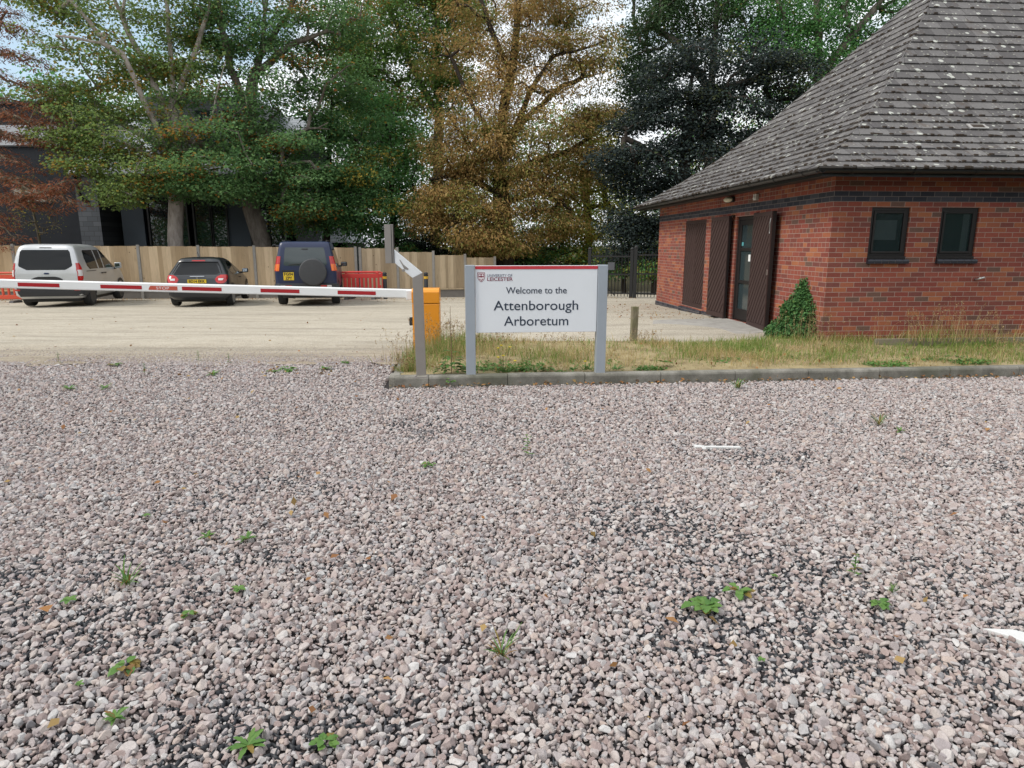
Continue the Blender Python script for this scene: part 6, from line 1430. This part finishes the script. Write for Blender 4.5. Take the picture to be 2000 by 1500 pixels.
# yellow flowers
def flowers(label, base, pts, seed):
    b = np.array(base); root = thing('yellow_flower_plant', b, label, 'flowers', 0, 'yellow flowering plants'); rg = np.random.default_rng(seed); V, F, T = [], [], []
    for k in range(22): leaf_strip(V, F, T, (rg.normal(0,.05), rg.normal(0,.03), 0), rg.uniform(0,6.3), .11*rg.uniform(.5,1), .02, rg.uniform(.3,1.4), .4, .5, rg, .08)
    link('leaves', np_mesh('leaves', np.array(V), np.array(F), True, {'tint': np.array(T)}), LM['weed'], root)
    for q in pts:
        e = np.array(q) - b; mb = MB(); mb.tube([(rg.normal(0,.01),rg.normal(0,.01),0), e*.5+rg.normal(0,.008,3), e], .0022, 5); mb.build('stalk', M['stalk'], root)
        mb = MB(); mb.lathe([(.003,-.008),(.010,-.002),(.019,.003),(.017,.008),(.005,.010)], 11, tuple(e)); o = mb.build('flower_head', M['flower'], root)
flowers('plant with several small yellow flowers under the left half of the sign', at(985, 728, 7.85), [at(a, b_, 7.82) for a, b_ in ((979,675),(973,680),(996,678),(983,695),(973,698),(1006,705))], 1)
flowers('plant with one low yellow flower beside the right sign post', at(1143, 722, 7.95), [at(1143, 706, 7.95)], 2)

# fallen leaves
rg = np.random.default_rng(55); P = []
def addp(x, y, z): P.append((x, y, z))
for _ in range(260): s = rg.uniform(0, 9.5); q = kl(s, -abs(rg.normal(0, .045)) - .012); addp(q[0], q[1], .022 + .012*rg.random())
for _ in range(110): y = rg.uniform(1.9, 8.8); addp(rg.uniform(-.8, .8)*y, y, .03)
for _ in range(240): s = rg.uniform(.3, 11); dq = rg.uniform(.15, 2.3); q = vpt(s, dq); addp(q[0], q[1], q[2] + .012)
for _ in range(60): addp(rg.normal(-3.2, 1.6), rg.normal(8.5, .35), .03)
n = len(P)
for _ in range(800):
    y = rg.uniform(10, 25)**1.0; x = rg.uniform(-.8, .12)*y; w = .15 + .85*sstep(20.5, 23.5, y)
    if rg.random() < w: addp(x, y, float(zg(x, y)) + .018)
for _ in range(900): f = rg.random(); q = F0 + (F1-F0)*f; y = q[1] - abs(rg.normal(0, .8)) - .1; addp(q[0], y, float(zg(q[0], y)) + .02)
for _ in range(500): x = rg.uniform(-5.5, 4); y = 25.6 - abs(rg.normal(0, 1.2)) - max(0, x-1)*1.1; addp(x, y, float(zg(x, y)) + .02)
for _ in range(260): q = bl(-rg.uniform(.1, 2.2), rg.uniform(3.4, 9)); addp(q[0], q[1], float(zg(q[0], q[1])) + .018)
P = np.array(P); V_, F_, T_ = leaves(P, 1.6, .045, .62, .0, 1, (.005,.005,.003), rg, np.clip(rg.normal(.3,.3,len(P)),0,1)); 
tag(link('fallen_leaves', np_mesh('fallen_leaves', V_, F_, False, {'tint': T_}), LM['dry']), 'brown and orange fallen leaves scattered along kerb, verge and car park', 'fallen leaves', kind='stuff')

# white plastic grid pieces lying in the gravel
M['white_strip'] = plain('white_marker', (.56,.56,.555), .6, var=.06, scale=12)
p = on_ground(1405, 874, .002); mb = MB(); mb.box(-.15,.17,-.016,.016,-.02,.010); mb.box(-.20,-.14,-.02,.028,-.02,.012); mb.box(-.155,-.115,-.05,.03,-.02,.008)
tag(mb.build('white_marker_strip', M['white_strip'], None, bevel=.005, loc=p, rot=(.05,0,-.04)), 'white plastic marker strip half buried in the gravel right of centre', 'marker')
p = on_ground(1985, 1248, .0); mb = MB(); mb.prism([(-.10,.06),(.02,.05),(.16,-.03),(.13,-.09),(.02,-.06),(-.04,.01)], -.02, .014, 'z')
tag(mb.build('white_marker_strip', M['white_strip'], None, bevel=.005, loc=p), 'white plastic marker piece lying in the gravel at the right edge', 'marker')
